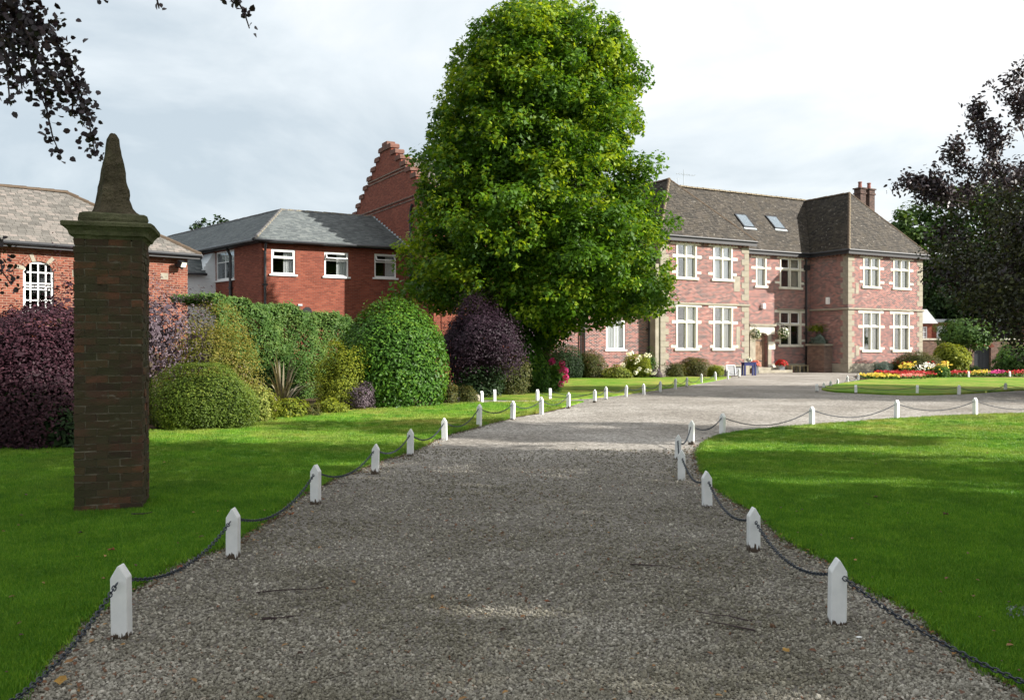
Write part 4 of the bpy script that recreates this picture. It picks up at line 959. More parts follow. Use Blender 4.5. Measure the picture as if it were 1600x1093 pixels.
def lobed(nrm_dirs, seed, amp):
    """smooth bumpy radius factor for directions"""
    g = np.random.default_rng(seed); f = np.ones(len(nrm_dirs))
    for k in range(9):
        w = g.normal(size=3); w /= np.linalg.norm(w); f += amp*np.sin(nrm_dirs@w*g.uniform(3, 8)+g.uniform(0, 6))*0.45
    return f
def bush(name, label, cat, c, rx, ry, h, mat, leaf=0.06, n=4000, shape='oval', aspect=0.5, power=2.0, amp=0.12, up=0.5, stems=5, group=None, ground=0.02, seed=None, twig=0.0, stem_mat=None, z0=0.0, clumps=None, rz=0.0):
    """a shrub: leaves on a lumpy rounded body that reaches the ground, thinner leaves inside, woody stems"""
    seed = seed if seed is not None else zlib.crc32((name+label).encode()) % 9999
    root = empty(name, (c[0], c[1], ground), rz); tag(root, label, cat, group)
    d = unit(n)
    q = (np.abs(d)**power).sum(1)**(1/power); body = d/q[:, None]      # rounded top
    if z0 < 0.3:                                                       # sides come down nearly upright to the ground
        low = RNG.random(n) < 0.45; a_ = RNG.random(n)*6.2832; zz_ = -RNG.random(n)**0.8
        cs = np.stack([np.cos(a_), np.sin(a_)], 1); cs /= ((np.abs(cs)**power).sum(1)**(1/power))[:, None]
        side = np.sqrt(1-(0.55*zz_)**2)
        body = np.where(low[:, None], np.stack([cs[:, 0]*side, cs[:, 1]*side, zz_], 1), np.stack([body[:, 0], body[:, 1], np.abs(body[:, 2])], 1))
        d = np.where(low[:, None], np.stack([cs[:, 0], cs[:, 1], 0.2*zz_], 1), np.stack([d[:, 0], d[:, 1], np.abs(d[:, 2])], 1))
    lob = lobed(d, seed, amp)
    rr = np.where(RNG.random(n) < 0.72, 1-0.12*RNG.random(n), 0.45+0.5*RNG.random(n))
    p = body*(lob*rr)[:, None]; hz = (h-z0)*0.5; mid = z0+hz*(1.0 if z0 >= 0.3 else 0.8)
    pos = p*np.array([rx, ry, 1.0]); pos[:, 2] = np.where(p[:, 2] > 0, mid+p[:, 2]*(h-mid), mid+p[:, 2]*(mid-z0))
    pos[:, 2] = np.minimum(pos[:, 2], h*(1.02+0.05*RNG.random(n)))
    if clumps:
        cc = (RNG.random((clumps, 3))-0.5)
    sh = RNG.random(n) < 0.10; pos[sh] += d[sh]*np.abs(RNG.normal(size=(sh.sum(), 1)))*0.05*max(rx, 0.5)   # stray shoots
    if twig:                                      # feathery shoots sticking out
        m_ = RNG.random(n) < 0.3; pos[m_] += d[m_]*np.abs(RNG.normal(size=(m_.sum(), 1)))*twig
    pos[:, 2] = np.maximum(pos[:, 2], 0.03+0.05*RNG.random(n))
    nor = d*0.9+unit(n)*0.55+np.array([0, 0, up])
    cl = 0.5+0.5*np.sin(pos[:, 0]*3.1+seed)*np.sin(pos[:, 1]*2.7+1.3)*np.sin(pos[:, 2]*3.7+seed*0.3)
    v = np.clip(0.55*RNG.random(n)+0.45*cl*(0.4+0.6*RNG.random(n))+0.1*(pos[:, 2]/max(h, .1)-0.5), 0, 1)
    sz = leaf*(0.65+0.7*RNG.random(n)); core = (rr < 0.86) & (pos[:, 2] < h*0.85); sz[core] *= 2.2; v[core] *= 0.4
    me = leaf_mesh('foliage', pos, nor, sz, mat, v, shape, aspect)
    o = link('foliage', me, root); o['kind'] = 'stuff'
    mb = MB()
    for k in range(stems):
        a = random.uniform(0, 6.28); t = random.uniform(0.3, 0.75)
        mb.tube([(0.1*math.cos(a)*rx, 0.1*math.sin(a)*ry, 0), (0.3*t*rx*math.cos(a), 0.3*t*ry*math.sin(a), h*0.35), (t*rx*math.cos(a), t*ry*math.sin(a), h*0.72)], [0.03*h/1.5+0.008, 0.02*h/1.5+0.006, 0.006], 5)
    if stems: so = mb.build('stem', stem_mat or M['bark'], root); so['kind'] = 'stuff'
    return root

FM = {}
FM['maple'] = foliage('leaf_maple', (0.016, 0.050, 0.008), (0.080, 0.175, 0.012), (0.31, 0.39, 0.022), 0.40, 0.5, 0.22)
FM['beech'] = foliage('leaf_copper', (0.010, 0.006, 0.010), (0.020, 0.012, 0.018), (0.038, 0.020, 0.026), 0.15, 0.45, 0.5)
FM['beech_mix'] = foliage('leaf_copper_green', (0.010, 0.014, 0.007), (0.028, 0.034, 0.014), (0.085, 0.095, 0.025), 0.2, 0.45, 0.5)
FM['dark'] = foliage('leaf_dark', (0.010, 0.024, 0.008), (0.022, 0.048, 0.014), (0.05, 0.085, 0.022), 0.2)
FM['wood'] = foliage('leaf_wood', (0.018, 0.044, 0.011), (0.05, 0.100, 0.022), (0.12, 0.18, 0.045), 0.25)
FM['hedge'] = foliage('leaf_hedge', (0.028, 0.070, 0.014), (0.070, 0.140, 0.030), (0.16, 0.23, 0.060), 0.25)
FM['box'] = foliage('leaf_box', (0.034, 0.064, 0.010), (0.095, 0.145, 0.018), (0.23, 0.27, 0.040), 0.28)
FM['laurel'] = foliage('leaf_laurel', (0.022, 0.065, 0.008), (0.060, 0.150, 0.015), (0.19, 0.30, 0.025), 0.22, 0.5, 0.2)
FM['spirea'] = foliage('leaf_spirea', (0.08, 0.095, 0.016), (0.20, 0.185, 0.035), (0.38, 0.27, 0.09), 0.3)
FM['gold'] = foliage('leaf_gold', (0.07, 0.105, 0.012), (0.20, 0.235, 0.022), (0.43, 0.44, 0.045), 0.35)
FM['varie'] = foliage('leaf_variegated', (0.08, 0.12, 0.02), (0.22, 0.25, 0.05), (0.50, 0.48, 0.17), 0.3)
FM['purple'] = foliage('leaf_purple', (0.014, 0.007, 0.012), (0.025, 0.012, 0.021), (0.046, 0.022, 0.034), 0.10, tint=(1.3, .8, 1.0))
FM['berberis'] = foliage('leaf_berberis', (0.020, 0.008, 0.013), (0.045, 0.017, 0.025), (0.135, 0.055, 0.070), 0.14, tint=(1.3, .8, 1.0))
FM['silver'] = foliage('leaf_silver', (0.07, 0.050, 0.065), (0.13, 0.10, 0.115), (0.25, 0.21, 0.23), 0.15, tint=(1.2, 1.0, 1.1))
FM['blue'] = foliage('leaf_blue', (0.08, 0.12, 0.09), (0.16, 0.21, 0.18), (0.28, 0.34, 0.30), 0.2)
FM['olive'] = foliage('leaf_olive', (0.035, 0.050, 0.012), (0.08, 0.085, 0.022), (0.17, 0.13, 0.04), 0.25)
FM['rust'] = foliage('leaf_rust', (0.04, 0.055, 0.015), (0.10, 0.095, 0.022), (0.24, 0.12, 0.035), 0.25)
FM['dry'] = foliage('leaf_dry', (0.20, 0.13, 0.10), (0.33, 0.23, 0.18), (0.5, 0.4, 0.3), 0.2)
FM['flax'] = foliage('leaf_flax', (0.07, 0.06, 0.045), (0.15, 0.13, 0.09), (0.34, 0.30, 0.2), 0.15, 0.35)
def petals(name, c): return foliage(name, tuple(x*0.6 for x in c), c, tuple(min(1, x*1.2) for x in c), 0.25, 0.5)
FM['red'] = petals('petal_red', (0.42, 0.02, 0.02)); FM['yellow'] = petals('petal_yellow', (0.66, 0.50, 0.06)); FM['pink'] = petals('petal_pink', (0.62, 0.06, 0.25)); FM['white'] = petals('petal_white', (0.8, 0.8, 0.72))
FM['salmon'] = petals('petal_salmon', (0.75, 0.25, 0.2))

# ------------------------------------------------------------------ the big tree in the middle
def profile_tree():
    Y = 34.0; X0 = W(846, Y); root = empty('maple_tree', (X0, Y, 0)); tag(root, 'tall broad green tree standing in front of the brick buildings', 'tree')
    prof = [(2.1, 0.5, -0.9), (2.7, 2.0, -0.3), (3.2, 4.1, 0.3), (4.1, 4.65, 0.1), (6.1, 4.6, -0.2), (7.55, 4.25, -0.25), (9.0, 3.9, -0.3), (10.2, 3.7, -0.15), (11.2, 3.55, 0.0), (12.4, 3.35, 0.1), (13.4, 2.95, 0.15), (14.0, 2.2, 0.1), (14.45, 1.1, 0.1), (14.7, 0.3, 0.0)]
    pz = np.array([p[0] for p in prof]); pr = np.array([p[1] for p in prof]); po = np.array([p[2] for p in prof])
    N = 1250; z = np.interp(RNG.random(N), np.cumsum(np.r_[0, np.diff(pz)*(pr[1:]+pr[:-1])])/np.sum(np.diff(pz)*(pr[1:]+pr[:-1])), pz)
    a = RNG.random(N)*2*math.pi; r = np.interp(z, pz, pr); off = np.interp(z, pz, po)
    lob = 0.97+0.08*np.sin(a*3+z*1.1)+0.09*np.sin(a*6-z*1.9)+0.09*np.sin(a*10+z*2.9)
    inner = RNG.random(N) < 0.30; f = np.where(inner, 0.25+0.5*RNG.random(N), 0.76+0.28*RNG.random(N)**1.4)
    cen = np.stack([np.cos(a)*r*lob*f+off, np.sin(a)*r*lob*f*0.95, z-0.2], 1); rad = 0.42+0.42*RNG.random(N)**1.5; rad[inner] *= 1.25
    pos, nor, idx = clump_leaves(cen, rad, 150, 0.7)
    n = len(pos); hue = RNG.random(N)[idx]; outer = ~inner[idx]
    v = np.clip(0.38*RNG.random(n)+0.58*hue**1.3+0.010*(pos[:, 2]-4), 0, 1)
    me = leaf_mesh('crown', pos, nor, 0.10+0.13*RNG.random(n)**1.5, FM['maple'], v, 'maple', 0.8)
    o = link('crown', me, root); o['kind'] = 'stuff'
    # sprays poking beyond the outline
    N2 = 480; z = 3.0+11.4*RNG.random(N2); a = RNG.random(N2)*6.283; r = np.interp(z, pz, pr)*1.02; off = np.interp(z, pz, po)
    cen = np.stack([np.cos(a)*r+off, np.sin(a)*r, z], 1); pos, nor, idx = clump_leaves(cen, 0.16+0.2*RNG.random(N2), 26, 0.9); n = len(pos)
    o = link('outer_sprays', leaf_mesh('outer_sprays', pos, nor, 0.11+0.08*RNG.random(n), FM['maple'], np.clip(0.3+0.6*RNG.random(n), 0, 1), 'maple', 0.8), root); o['kind'] = 'stuff'
    mb = limbs(MB(), (0, 0, 0), 14.2, 4.3, 26, 0.34, 0.93); mb.build('trunk', M['bark'], root, smooth=True)
profile_tree()

# ------------------------------------------------------------------ generic trees
def tree(name, label, x, y, h, r, mat, leaf=0.2, clumps=160, per=70, trunk=0.22, z0=None, bark=None, squash=1.0, shape='rhomb', seed=1, aspect=0.7, ground=0.0, flat=0.7, limbn=12):
    root = empty(name, (x, y, ground)); tag(root, label, 'tree')
    z0 = h*0.22 if z0 is None else z0; d = unit(clumps); lob = lobed(d, seed, 0.16); f = np.where(RNG.random(clumps) < 0.7, 0.86, 0.3+0.5*RNG.random(clumps))
    hz = (h-z0)/2; cen = d*(lob*f)[:, None]*np.array([r, r*squash, hz])+np.array([0, 0, z0+hz]); rad = (0.14+0.14*RNG.random(clumps))*r
    pos, nor, idx = clump_leaves(cen, rad, per, flat); n = len(pos); hue = RNG.random(clumps)[idx]
    pos[:, 2] = np.maximum(pos[:, 2], 0.05)
    o = link('crown', leaf_mesh('crown', pos, nor, leaf*(0.7+0.6*RNG.random(n)), mat, np.clip(0.5*RNG.random(n)+0.5*hue, 0, 1), shape, aspect), root); o['kind'] = 'stuff'
    limbs(MB(), (0, 0, 0), h, r*0.85, limbn, trunk, 0.85).build('trunk', bark or M['bark'], root, smooth=True)
    return root

# copper beech at the right edge of the picture
def beech_right():
    BX, BY = 21.8, 31.0
    root = empty('copper_beech', (BX, BY, 0)); tag(root, 'dark copper beech reaching in from the right edge of the picture', 'tree')
    N = 760; d = unit(N); lob = lobed(d, 5, 0.14); f = np.where(RNG.random(N) < 0.6, 0.9, 0.35+0.5*RNG.random(N))
    cen = d*(lob*f)[:, None]*np.array([6.8, 5.5, 3.9])+np.array([0, 0, 4.9])
    cen = cen[(cen[:, 2] > 1.2) & (cen[:, 0] > -6.6+np.maximum(7-cen[:, 2], 0)*0.25)]; rad = 0.6+0.7*RNG.random(len(cen))
    pos, nor, idx = clump_leaves(cen, rad, 105, 0.55, 0.2); n = len(pos); hue = RNG.random(len(cen))[idx]
    green = (hue > 0.25) & (pos[:, 2] < 7.2)
    for nm, m_, mt in (('crown', ~green, 'beech'), ('inner_leaves', green, 'beech_mix')):
        o = link(nm, leaf_mesh(nm, pos[m_], nor[m_], 0.12+0.07*RNG.random(m_.sum()), FM[mt], np.clip(0.6*RNG.random(m_.sum())+0.4*hue[m_], 0, 1), 'oval', 0.55), root); o['kind'] = 'stuff'
    mb = limbs(MB(), (0, 0, 0), 9.2, 6.3, 26, 0.34, 0.85); tr = mb.build('trunk', M['bark_grey'], root, smooth=True)
    # twigs rising against the sky at the crown's left shoulder
    tw = MB(); P = []; 
    def twig(p, d_, L_, k=0):
        q = [Vector(p)]; d_ = Vector(d_).normalized()
        for s in range(6):
            d_ = (d_+Vector((random.uniform(-.18, .18), random.uniform(-.18, .18), random.uniform(-.12, .14)))).normalized(); q.append(q[-1]+d_*L_/6)
        tw.tube(q, [0.026*(1-0.14*s)*(0.6 if k else 1) for s in range(7)], 5)
        for s in range(1, 7):
            for j in range(3 if k else 2):
                P.append(tuple(q[s]+Vector((random.gauss(0, .13), random.gauss(0, .13), random.gauss(0, .11)))))
            if k < 2 and random.random() < 0.75: twig(q[s], (d_+Vector((random.uniform(-.9, .9), random.uniform(-.9, .9), random.uniform(-.4, .6)))), L_*0.45, k+1)
    Yb = 29.0
    for (px, py, dx, dz, L_) in ((1530, 300, -1, 0.30, 0.9), (1540, 290, -1, 0.55, 0.75), (1500, 320, -1, 0.15, 0.7), (1560, 260, -0.5, 1, 0.85), (1570, 240, -0.25, 1, 0.7), (1600, 210, -.15, 1, 0.8), (1620, 250, -.2, 1, 1.0), (1580, 300, -.4, .9, .6), (1480, 300, -1, .1, .4)):
        twig((W(px, Yb)-BX, Yb-BY+random.uniform(-.5, .5), H(py, Yb)), (dx, random.uniform(-.2, .2), dz), L_*2.0)
    tw.build('twigs', M['bark_grey'], root)['kind'] = 'stuff'
    P = np.array(P); n = len(P); o = link('twig_leaves', leaf_mesh('twig_leaves', P, unit(n)+np.array([0, -0.6, .3]), 0.12+0.06*RNG.random(n), FM['beech'], RNG.random(n), 'oval', 0.5), root); o['kind'] = 'stuff'
beech_right()

# copper beech whose boughs hang in from the upper left
def beech_left():
    TX, TY = -10.5, 8.0
    root = empty('copper_beech', (TX, TY, 0)); tag(root, 'copper beech whose purple boughs hang in at the upper left', 'tree')
    N = 330; d = unit(N); cen = d*np.where(RNG.random(N) < .6, .9, .5)[:, None]*np.array([4.1, 5.2, 4.2])+np.array([0, -1.2, 8.6]); 
    wx = cen[:, 0]+TX; wy = cen[:, 1]+TY
    cen = cen[(wx+0.9) < -0.571*np.maximum(wy-0.8, 0)-0.15]; rad = 0.5+0.5*RNG.random(len(cen))
    pos, nor, idx = clump_leaves(cen, rad, 60, 0.6); n = len(pos)
    o = link('crown', leaf_mesh('crown', pos, nor, 0.09+0.04*RNG.random(n), FM['beech'], RNG.random(n), 'oval', 0.6), root); o['kind'] = 'stuff'
    limbs(MB(), (0, 0, 0), 11.5, 3.6, 12, 0.34, 0.85).build('trunk', M['bark_grey'], root, smooth=True)
    tw = MB(); P = []; Q = []
    def hang(pts, dens, spread, Y, k=1.0):
        q = [Vector((W(a, Y)-TX, Y+random.uniform(-.1, .1)*0-TY, H(b, Y))) for a, b in pts]
        m_ = len(q); tw.tube(q, [0.012*(1-0.8*i/m_)+0.002 for i in range(m_)], 5)
        for i in range(m_-1):
            L_ = (q[i+1]-q[i]).length
            for j in range(max(1, int(L_*dens*1.5))):
                t = random.random(); p = q[i].lerp(q[i+1], t); off = Vector((random.gauss(0, spread), random.gauss(0, spread*1.3), random.gauss(0, spread)))
                P.append(tuple(p+off)); 
    Yb = 9.6
    hang([(-60, -60), (10, 10), (60, 45), (100, 80), (125, 140), (140, 195), (150, 245)], 95, 0.050, Yb)
    hang([(-60, -60), (10, 10), (60, 45), (100, 80), (125, 140), (140, 195)], 60, 0.085, Yb)
    hang([(30, 30), (60, 80), (85, 120), (95, 150)], 110, 0.07, Yb-.2)
    hang([(50, 110), (70, 145), (75, 180), (83, 215), (97, 248)], 52, 0.045, Yb+.1)
    hang([(40, 60), (50, 100), (62, 140), (70, 165)], 90, 0.065, Yb)
    hang([(-30, 0), (5, 60), (12, 110), (15, 150), (12, 165)], 75, 0.06, Yb-.3)
    hang([(-40, -10), (20, 20), (55, 35), (70, 30)], 260, 0.15, Yb+.2); hang([(-40, 30), (10, 40), (50, 30)], 260, 0.13, Yb); hang([(-20, 60), (20, 75), (18, 90)], 160, 0.08, Yb)
    hang([(60, -30), (62, 0), (66, 14)], 60, 0.05, Yb); hang([(30, 60), (30, 100), (35, 140)], 45, 0.05, Yb)
    hang([(140, -60), (163, -5), (166, 3)], 36, 0.035, Yb); hang([(225, -60), (246, 0), (249, 14)], 34, 0.035, Yb)
    hang([(330, -60), (370, 0), (382, 20), (390, 45)], 44, 0.055, Yb); hang([(300, -60), (345, -6), (352, 4)], 30, 0.04, Yb)
    hang([(95, 120), (115, 150), (113, 180), (118, 185)], 62, 0.05, Yb)
    hang([(-80, 380), (-20, 400), (8, 430), (18, 445)], 120, 0.09, Yb+1.5); hang([(-60, 370), (-10, 380), (5, 385)], 90, 0.06, Yb+1.5)
    tw.build('twigs', M['bark_grey'], root)['kind'] = 'stuff'
    P = np.array(P); n = len(P); o = link('hanging_leaves', leaf_mesh('hanging_leaves', P, unit(n)+np.array([0, -0.7, .2]), 0.055+0.035*RNG.random(n), FM['beech'], RNG.random(n), 'oval', 0.78), root); o['kind'] = 'stuff'
beech_left()

# trees that stand beyond the right edge and shade the near drive
tree('shade_tree', 'large tree outside the picture on the right, shading the near drive', 16.5, 3.6, 16.5, 5.4, FM['dark'], 0.34, 540, 88, 0.35, 1.2, seed=3)
tree('shade_tree', 'tree behind the viewer to the right, shading the bottom of the picture', 12.5, -5.0, 12.5, 5.2, FM['dark'], 0.34, 420, 80, 0.3, 2.0, seed=4)
tree('shade_tree', 'high crowned tree outside the picture on the right, casting the shadow band', 20.0, 12.6, 12.2, 2.2, FM['dark'], 0.26, 120, 70, 0.2, 6.6, seed=8)

# ------------------------------------------------------------------ wood behind the right side
bt = [(36.2, 84, 14.6, 3.8, 'wood', 'feathery green tree rising just right of the manor roof'), (41.5, 86, 17.0, 5.2, 'wood', 'rounded green tree second from the manor roof'), (48, 84, 19.5, 7.0, 'wood', 'tall dark tree filling the gap behind the manor'),
      (58, 80, 18, 7.0, 'dark', 'dark tree behind the garden wall doorway'), (43.5, 79, 11, 5, 'dark', 'low dark tree close behind the manor corner'), (66, 86, 20, 8, 'dark', 'dark tree at the far right edge of the wood'), (38.5, 76, 8.5, 4.0, 'dark', 'small dark tree tucked against the end of the manor')]
for i, (x, y, h, r, mt, lb) in enumerate(bt):
    tree('woodland_tree', lb, x, y, h, r, FM[mt], 0.42, 150, 85, 0.3, 0.4 if mt == 'dark' else 2, seed=20+i)
# a twiggy top beyond the annexe roof
tree('distant_tree', 'tip of a tree showing above the annexe roof ridge', W(338, 62), 62, 10.7, 1.6, FM['dark'], 0.25, 30, 30, 0.12, 8.2, seed=44)

# ------------------------------------------------------------------ shrubs of the left border
def at(px, py): return G(px, py, 0.03)
def bsh(name, label, cat, px0, px1, ytop, ybase, mat, depth=None, **k):
    Y = F_PX*(EYE-0.03)/(ybase-HOR); x = W((px0+px1)/2, Y); rx = (px1-px0)/2*Y/F_PX; h = H(ytop, Y); d = depth or rx
    return bush(name, label, cat, (x, Y+d*0.75), rx, d, h, FM[mat], **k)
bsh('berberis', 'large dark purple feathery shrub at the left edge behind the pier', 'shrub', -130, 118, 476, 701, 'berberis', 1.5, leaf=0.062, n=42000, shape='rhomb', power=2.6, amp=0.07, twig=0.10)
bsh('dark_undergrowth', 'dark green leafy undergrowth beneath the purple shrub', 'shrub', -30, 112, 610, 702, 'dark', 0.3, leaf=0.09, n=1800, amp=0.2)
bush('silver_shrub', 'tall silvery mauve shrub showing on both sides of the pier', 'shrub', (W(225, 18.6), 18.9), 1.0, 0.7, H(440, 18.6), FM['silver'], leaf=0.055, n=5200, amp=0.25, twig=0.20, z0=1.0, stems=8)
bush('purple_twigs', 'thin reddish shrub with upright twigs beside the arched window', 'shrub', (W(100, 16.2), 16.2), 0.42, 0.4, H(402, 16.2), FM['berberis'], leaf=0.05, n=900, amp=0.3, twig=0.22, z0=1.2, stems=8)
bsh('box_hedge', 'low clipped dull green bush just right of the pier', 'shrub', 222, 372, 577, 673, 'box', 0.95, leaf=0.038, n=26000, power=2.6, amp=0.12, up=0.3, twig=0.03)
bsh('spirea', 'airy yellow and russet shrub above the low clipped bush', 'shrub', 236, 384, 486, 655, 'spirea', 0.9, leaf=0.045, n=20000, shape='rhomb', amp=0.14, twig=0.12)
hd = empty('tall_hedge', (0, 0, 0.02)); tag(hd, 'long loose green hedge in front of the brick annexe', 'hedge')
n = 60000; t = RNG.random(n); hx0, hy0, hx1, hy1 = W(292, 25.0), 25.6, W(528, 30.5), 31.2
top = 2.98-0.50*t+0.10*np.sin(t*17)+0.07*np.sin(t*41+1); u = RNG.random(n); face = RNG.random(n)
s_ = np.where(face < 0.55, -0.9+0.15*RNG.random(n), -0.9+1.8*RNG.random(n)); zz = np.where(face < 0.55, u*top, top-0.12*RNG.random(n)); inn = RNG.random(n) < 0.15; zz[inn] = (RNG.random(n)*top)[inn]
bul = 0.09*np.sin(t*23+zz*2.1)+0.05*np.sin(t*51-zz*3.7); nx_, ny_ = -(hy1-hy0), (hx1-hx0); ll = math.hypot(nx_, ny_); nx_, ny_ = nx_/ll, ny_/ll
pos = np.stack([hx0+(hx1-hx0)*t+nx_*(s_+bul), hy0+(hy1-hy0)*t+ny_*(s_+bul), zz+0.05*np.abs(RNG.normal(size=n))], 1)
nor = np.array([-nx_*0.8*1.0, -ny_*0.8, 0.5])+unit(n)*0.7
v = np.clip(0.6*RNG.random(n)+0.4*(0.5+0.5*np.sin(t*30+zz*4)*np.sin(zz*5+t*9)), 0, 1)
o = link('foliage', leaf_mesh('foliage', pos, nor, 0.07+0.05*RNG.random(n), FM['hedge'], v, 'oval', 0.4, updir=np.tile(np.array([[1.0, 0, 0.0]]), (n, 1))*0.6), hd); o['kind'] = 'stuff'
mb = MB()
for i in range(14): q = (i+.5)/14; x_, y_ = hx0+(hx1-hx0)*q, hy0+(hy1-hy0)*q; mb.tube([(x_, y_, 0), (x_+.1, y_, 1.2), (x_+random.uniform(-.3, .3), y_, 2.3)], [.05, .035, .01], 5)
mb.build('stem', M['bark'], hd)['kind'] = 'stuff'
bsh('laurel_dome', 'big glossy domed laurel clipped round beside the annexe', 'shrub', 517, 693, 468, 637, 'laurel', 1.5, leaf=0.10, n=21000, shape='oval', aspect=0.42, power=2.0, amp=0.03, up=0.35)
bsh('golden_privet', 'upright golden green shrub left of the domed laurel', 'shrub', 484, 571, 542, 640, 'gold', 0.75, leaf=0.05, n=9000, amp=0.20, twig=0.10)
bsh('dry_shrub', 'small pinkish dried shrub between the flax and the golden shrub', 'shrub', 470, 520, 540, 612, 'dry', 0.4, leaf=0.05, n=1500, amp=0.2)
bsh('variegated_bush', 'pale yellow variegated bush beside the low clipped bush', 'shrub', 350, 430, 606, 661, 'varie', 0.45, leaf=0.06, n=2600, amp=0.2)
bsh('low_perennial', 'low yellow green clump at the lawn edge below the flax', 'plant', 420, 470, 626, 653, 'gold', 0.4, leaf=0.06, n=1300, amp=0.25, stems=3)
bsh('low_perennial', 'low orange tinted clump right of the yellow green one', 'plant', 462, 500, 632, 650, 'rust', 0.3, leaf=0.05, n=900, amp=0.25, stems=3)
bsh('low_perennial', 'low bright clump at the foot of the golden shrub', 'plant', 488, 540, 625, 646, 'gold', 0.35, leaf=0.055, n=1200, amp=0.25, stems=3)
bsh('lavender_bush', 'small greyish mauve bush between golden shrub and laurel', 'shrub', 540, 585, 598, 641, 'silver', 0.4, leaf=0.04, n=1800, amp=0.2)
bsh('back_shrub', 'leafy green shrub behind the flax plant', 'shrub', 355, 475, 545, 628, 'hedge', 0.7, leaf=0.07, n=5000, amp=0.2)
bsh('pale_shrub', 'pale dry stemmed shrub behind the variegated bush', 'shrub', 335, 385, 560, 645, 'dry', 0.35, leaf=0.05, n=1000, amp=0.25)
# new zealand flax
def flax(px, py, w, h, name, label):
    x, y = at(px, py); root = empty(name, (x, y+0.3, 0.02)); tag(root, label, 'plant')
    mats = FM['flax']
    for k in range(60):
        a = random.uniform(0, 6.28); out = random.random()**0.8*w; hh = h*random.uniform(0.65, 1.05)*(1-0.35*out/w); wd = random.uniform(0.02, 0.035)
        V = []; tn = Vector((-math.sin(a), math.cos(a), 0))
        for i in range(6):
            t = i/5; r_ = 0.06+out*t**1.6; z = hh*(t-0.12*t**4*(out/w)*3); ww = wd*(1-t**3)+0.002
            c = Vector((math.cos(a)*r_, math.sin(a)*r_, z)); V += [tuple(c-tn*ww), tuple(c+Vector((0, 0, -0.008))), tuple(c+tn*ww)]
        F = []
        for i in range(5): F += [(3*i, 3*i+1, 3*i+4, 3*i+3), (3*i+1, 3*i+2, 3*i+5, 3*i+4)]
        link('leaf', fastmesh('leaf', np.array(V), np.array(F), mats, np.full(10, random.random())), root)
flax(437, 648, 1.05, 1.75, 'flax_plant', 'spiky bronze flax with long sword leaves in the border')
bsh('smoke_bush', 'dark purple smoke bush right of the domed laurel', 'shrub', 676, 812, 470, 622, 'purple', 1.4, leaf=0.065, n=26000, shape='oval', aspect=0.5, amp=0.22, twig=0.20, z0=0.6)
bsh('shade_shrub', 'dark shrub in the shade beneath the purple smoke bush', 'shrub', 690, 790, 560, 622, 'dark', 0.9, leaf=0.08, n=3500, amp=0.15)
bsh('mixed_shrub', 'green shrub with russet shoots under the big tree', 'shrub', 752, 832, 546, 616, 'olive', 1.2, leaf=0.07, n=8000, amp=0.15, twig=0.08)
bsh('leafy_shrub', 'fresh green shrub climbing at the foot of the big tree', 'shrub', 800, 862, 520, 613, 'laurel', 1.0, leaf=0.09, n=7000, amp=0.18)
bsh('russet_bush', 'small russet bush right of the domed laurel', 'shrub', 684, 716, 601, 631, 'rust', 0.35, leaf=0.045, n=1300, amp=0.2)
bsh('grey_bush', 'small grey green bush left of the white side path posts', 'shrub', 716, 746, 605, 629, 'olive', 0.35, leaf=0.045, n=1300, amp=0.2)
# rocks by the path
for (px, py, s, lb) in ((715, 628, 0.16, 'grey rock at the corner of the border beside the small russet bush'), (738, 626, 0.22, 'flat grey rock beside the side path posts')):
    x, y = at(px, py); o = MB().ball((0, 0, s*0.3), s*1.4, s, s*0.7, 8, 5, 0.18).build('rock', M['stone'], None, loc=(x, y, 0.02)); tag(o, lb, 'rock')
# flower heads on plants
def flower_heads(root, pts, r, mat, name='flower', per=26):
    for p in pts:
        n = per; d = unit(n); pos = np.array(p)+d*r*0.8
        link(name, leaf_mesh(name, pos, d+0.3*unit(n), np.full(n, r*0.75), mat, RNG.random(n), 'rhomb', 0.9), root)
b = bsh('hydrangea', 'green shrub with round pink flower heads under the big tree', 'shrub', 846, 884, 574, 612, 'laurel', 0.7, leaf=0.08, n=2600, amp=0.15)
flower_heads(b, [(random.uniform(-.42, .5), -0.55+random.uniform(-.1, .2), z) for z in (1.15, 1.1, 1.05, .85, .8, .75, .55, .45, .3, .28)], 0.12, FM['pink'])
bsh('yew_mound', 'dark clipped yew mound against the manor wall', 'shrub', 845, 915, 539, 591, 'dark', 1.3, leaf=0.06, n=14000, power=2.8, amp=0.06)
bsh('red_tinted_bush', 'green bush with reddish tips next to the dark yew mound', 'shrub', 902, 948, 547, 590.5, 'olive', 0.8, leaf=0.06, n=7000, amp=0.1, twig=0.05)
b = bsh('hydrangea', 'yellow green shrub with white flower heads below the white window', 'shrub', 972, 1020, 556, 590, 'gold', 0.7, leaf=0.08, n=4200, amp=0.18)
flower_heads(b, [(random.uniform(-.8, .8), -0.5+random.uniform(-.2, .2), z) for z in (1.3, 1.25, 1.2, 1.35, .95, .8, .7, .4, .5, .3, 1.1)], 0.13, FM['white'])
bsh('yellow_plant', 'low yellow leaved plant left of the white hydrangea', 'plant', 944, 985, 572, 591, 'varie', 0.5, leaf=0.09, n=1600, amp=0.2)
bsh('climber', 'green climber at the foot of the stone buttress', 'plant', 1006, 1026, 545, 589, 'hedge', 0.3, leaf=0.07, n=1200, amp=0.3)
b = bsh('white_flowers', 'patch of white flowers at the foot of the buttress', 'plant', 1005, 1040, 578, 590, 'silver', 0.4, leaf=0.07, n=500, amp=0.3, stems=3)
flower_heads(b, [(random.uniform(-.5, .5), -0.2+random.uniform(-.2, .2), random.uniform(.15, .45)) for z in range(8)], 0.08, FM['white'])
bsh('russet_shrub', 'russet and green rounded shrub under the left wing windows', 'shrub', 1062, 1114, 557, 587.5, 'rust', 0.9, leaf=0.06, n=6500, amp=0.12, twig=0.06)
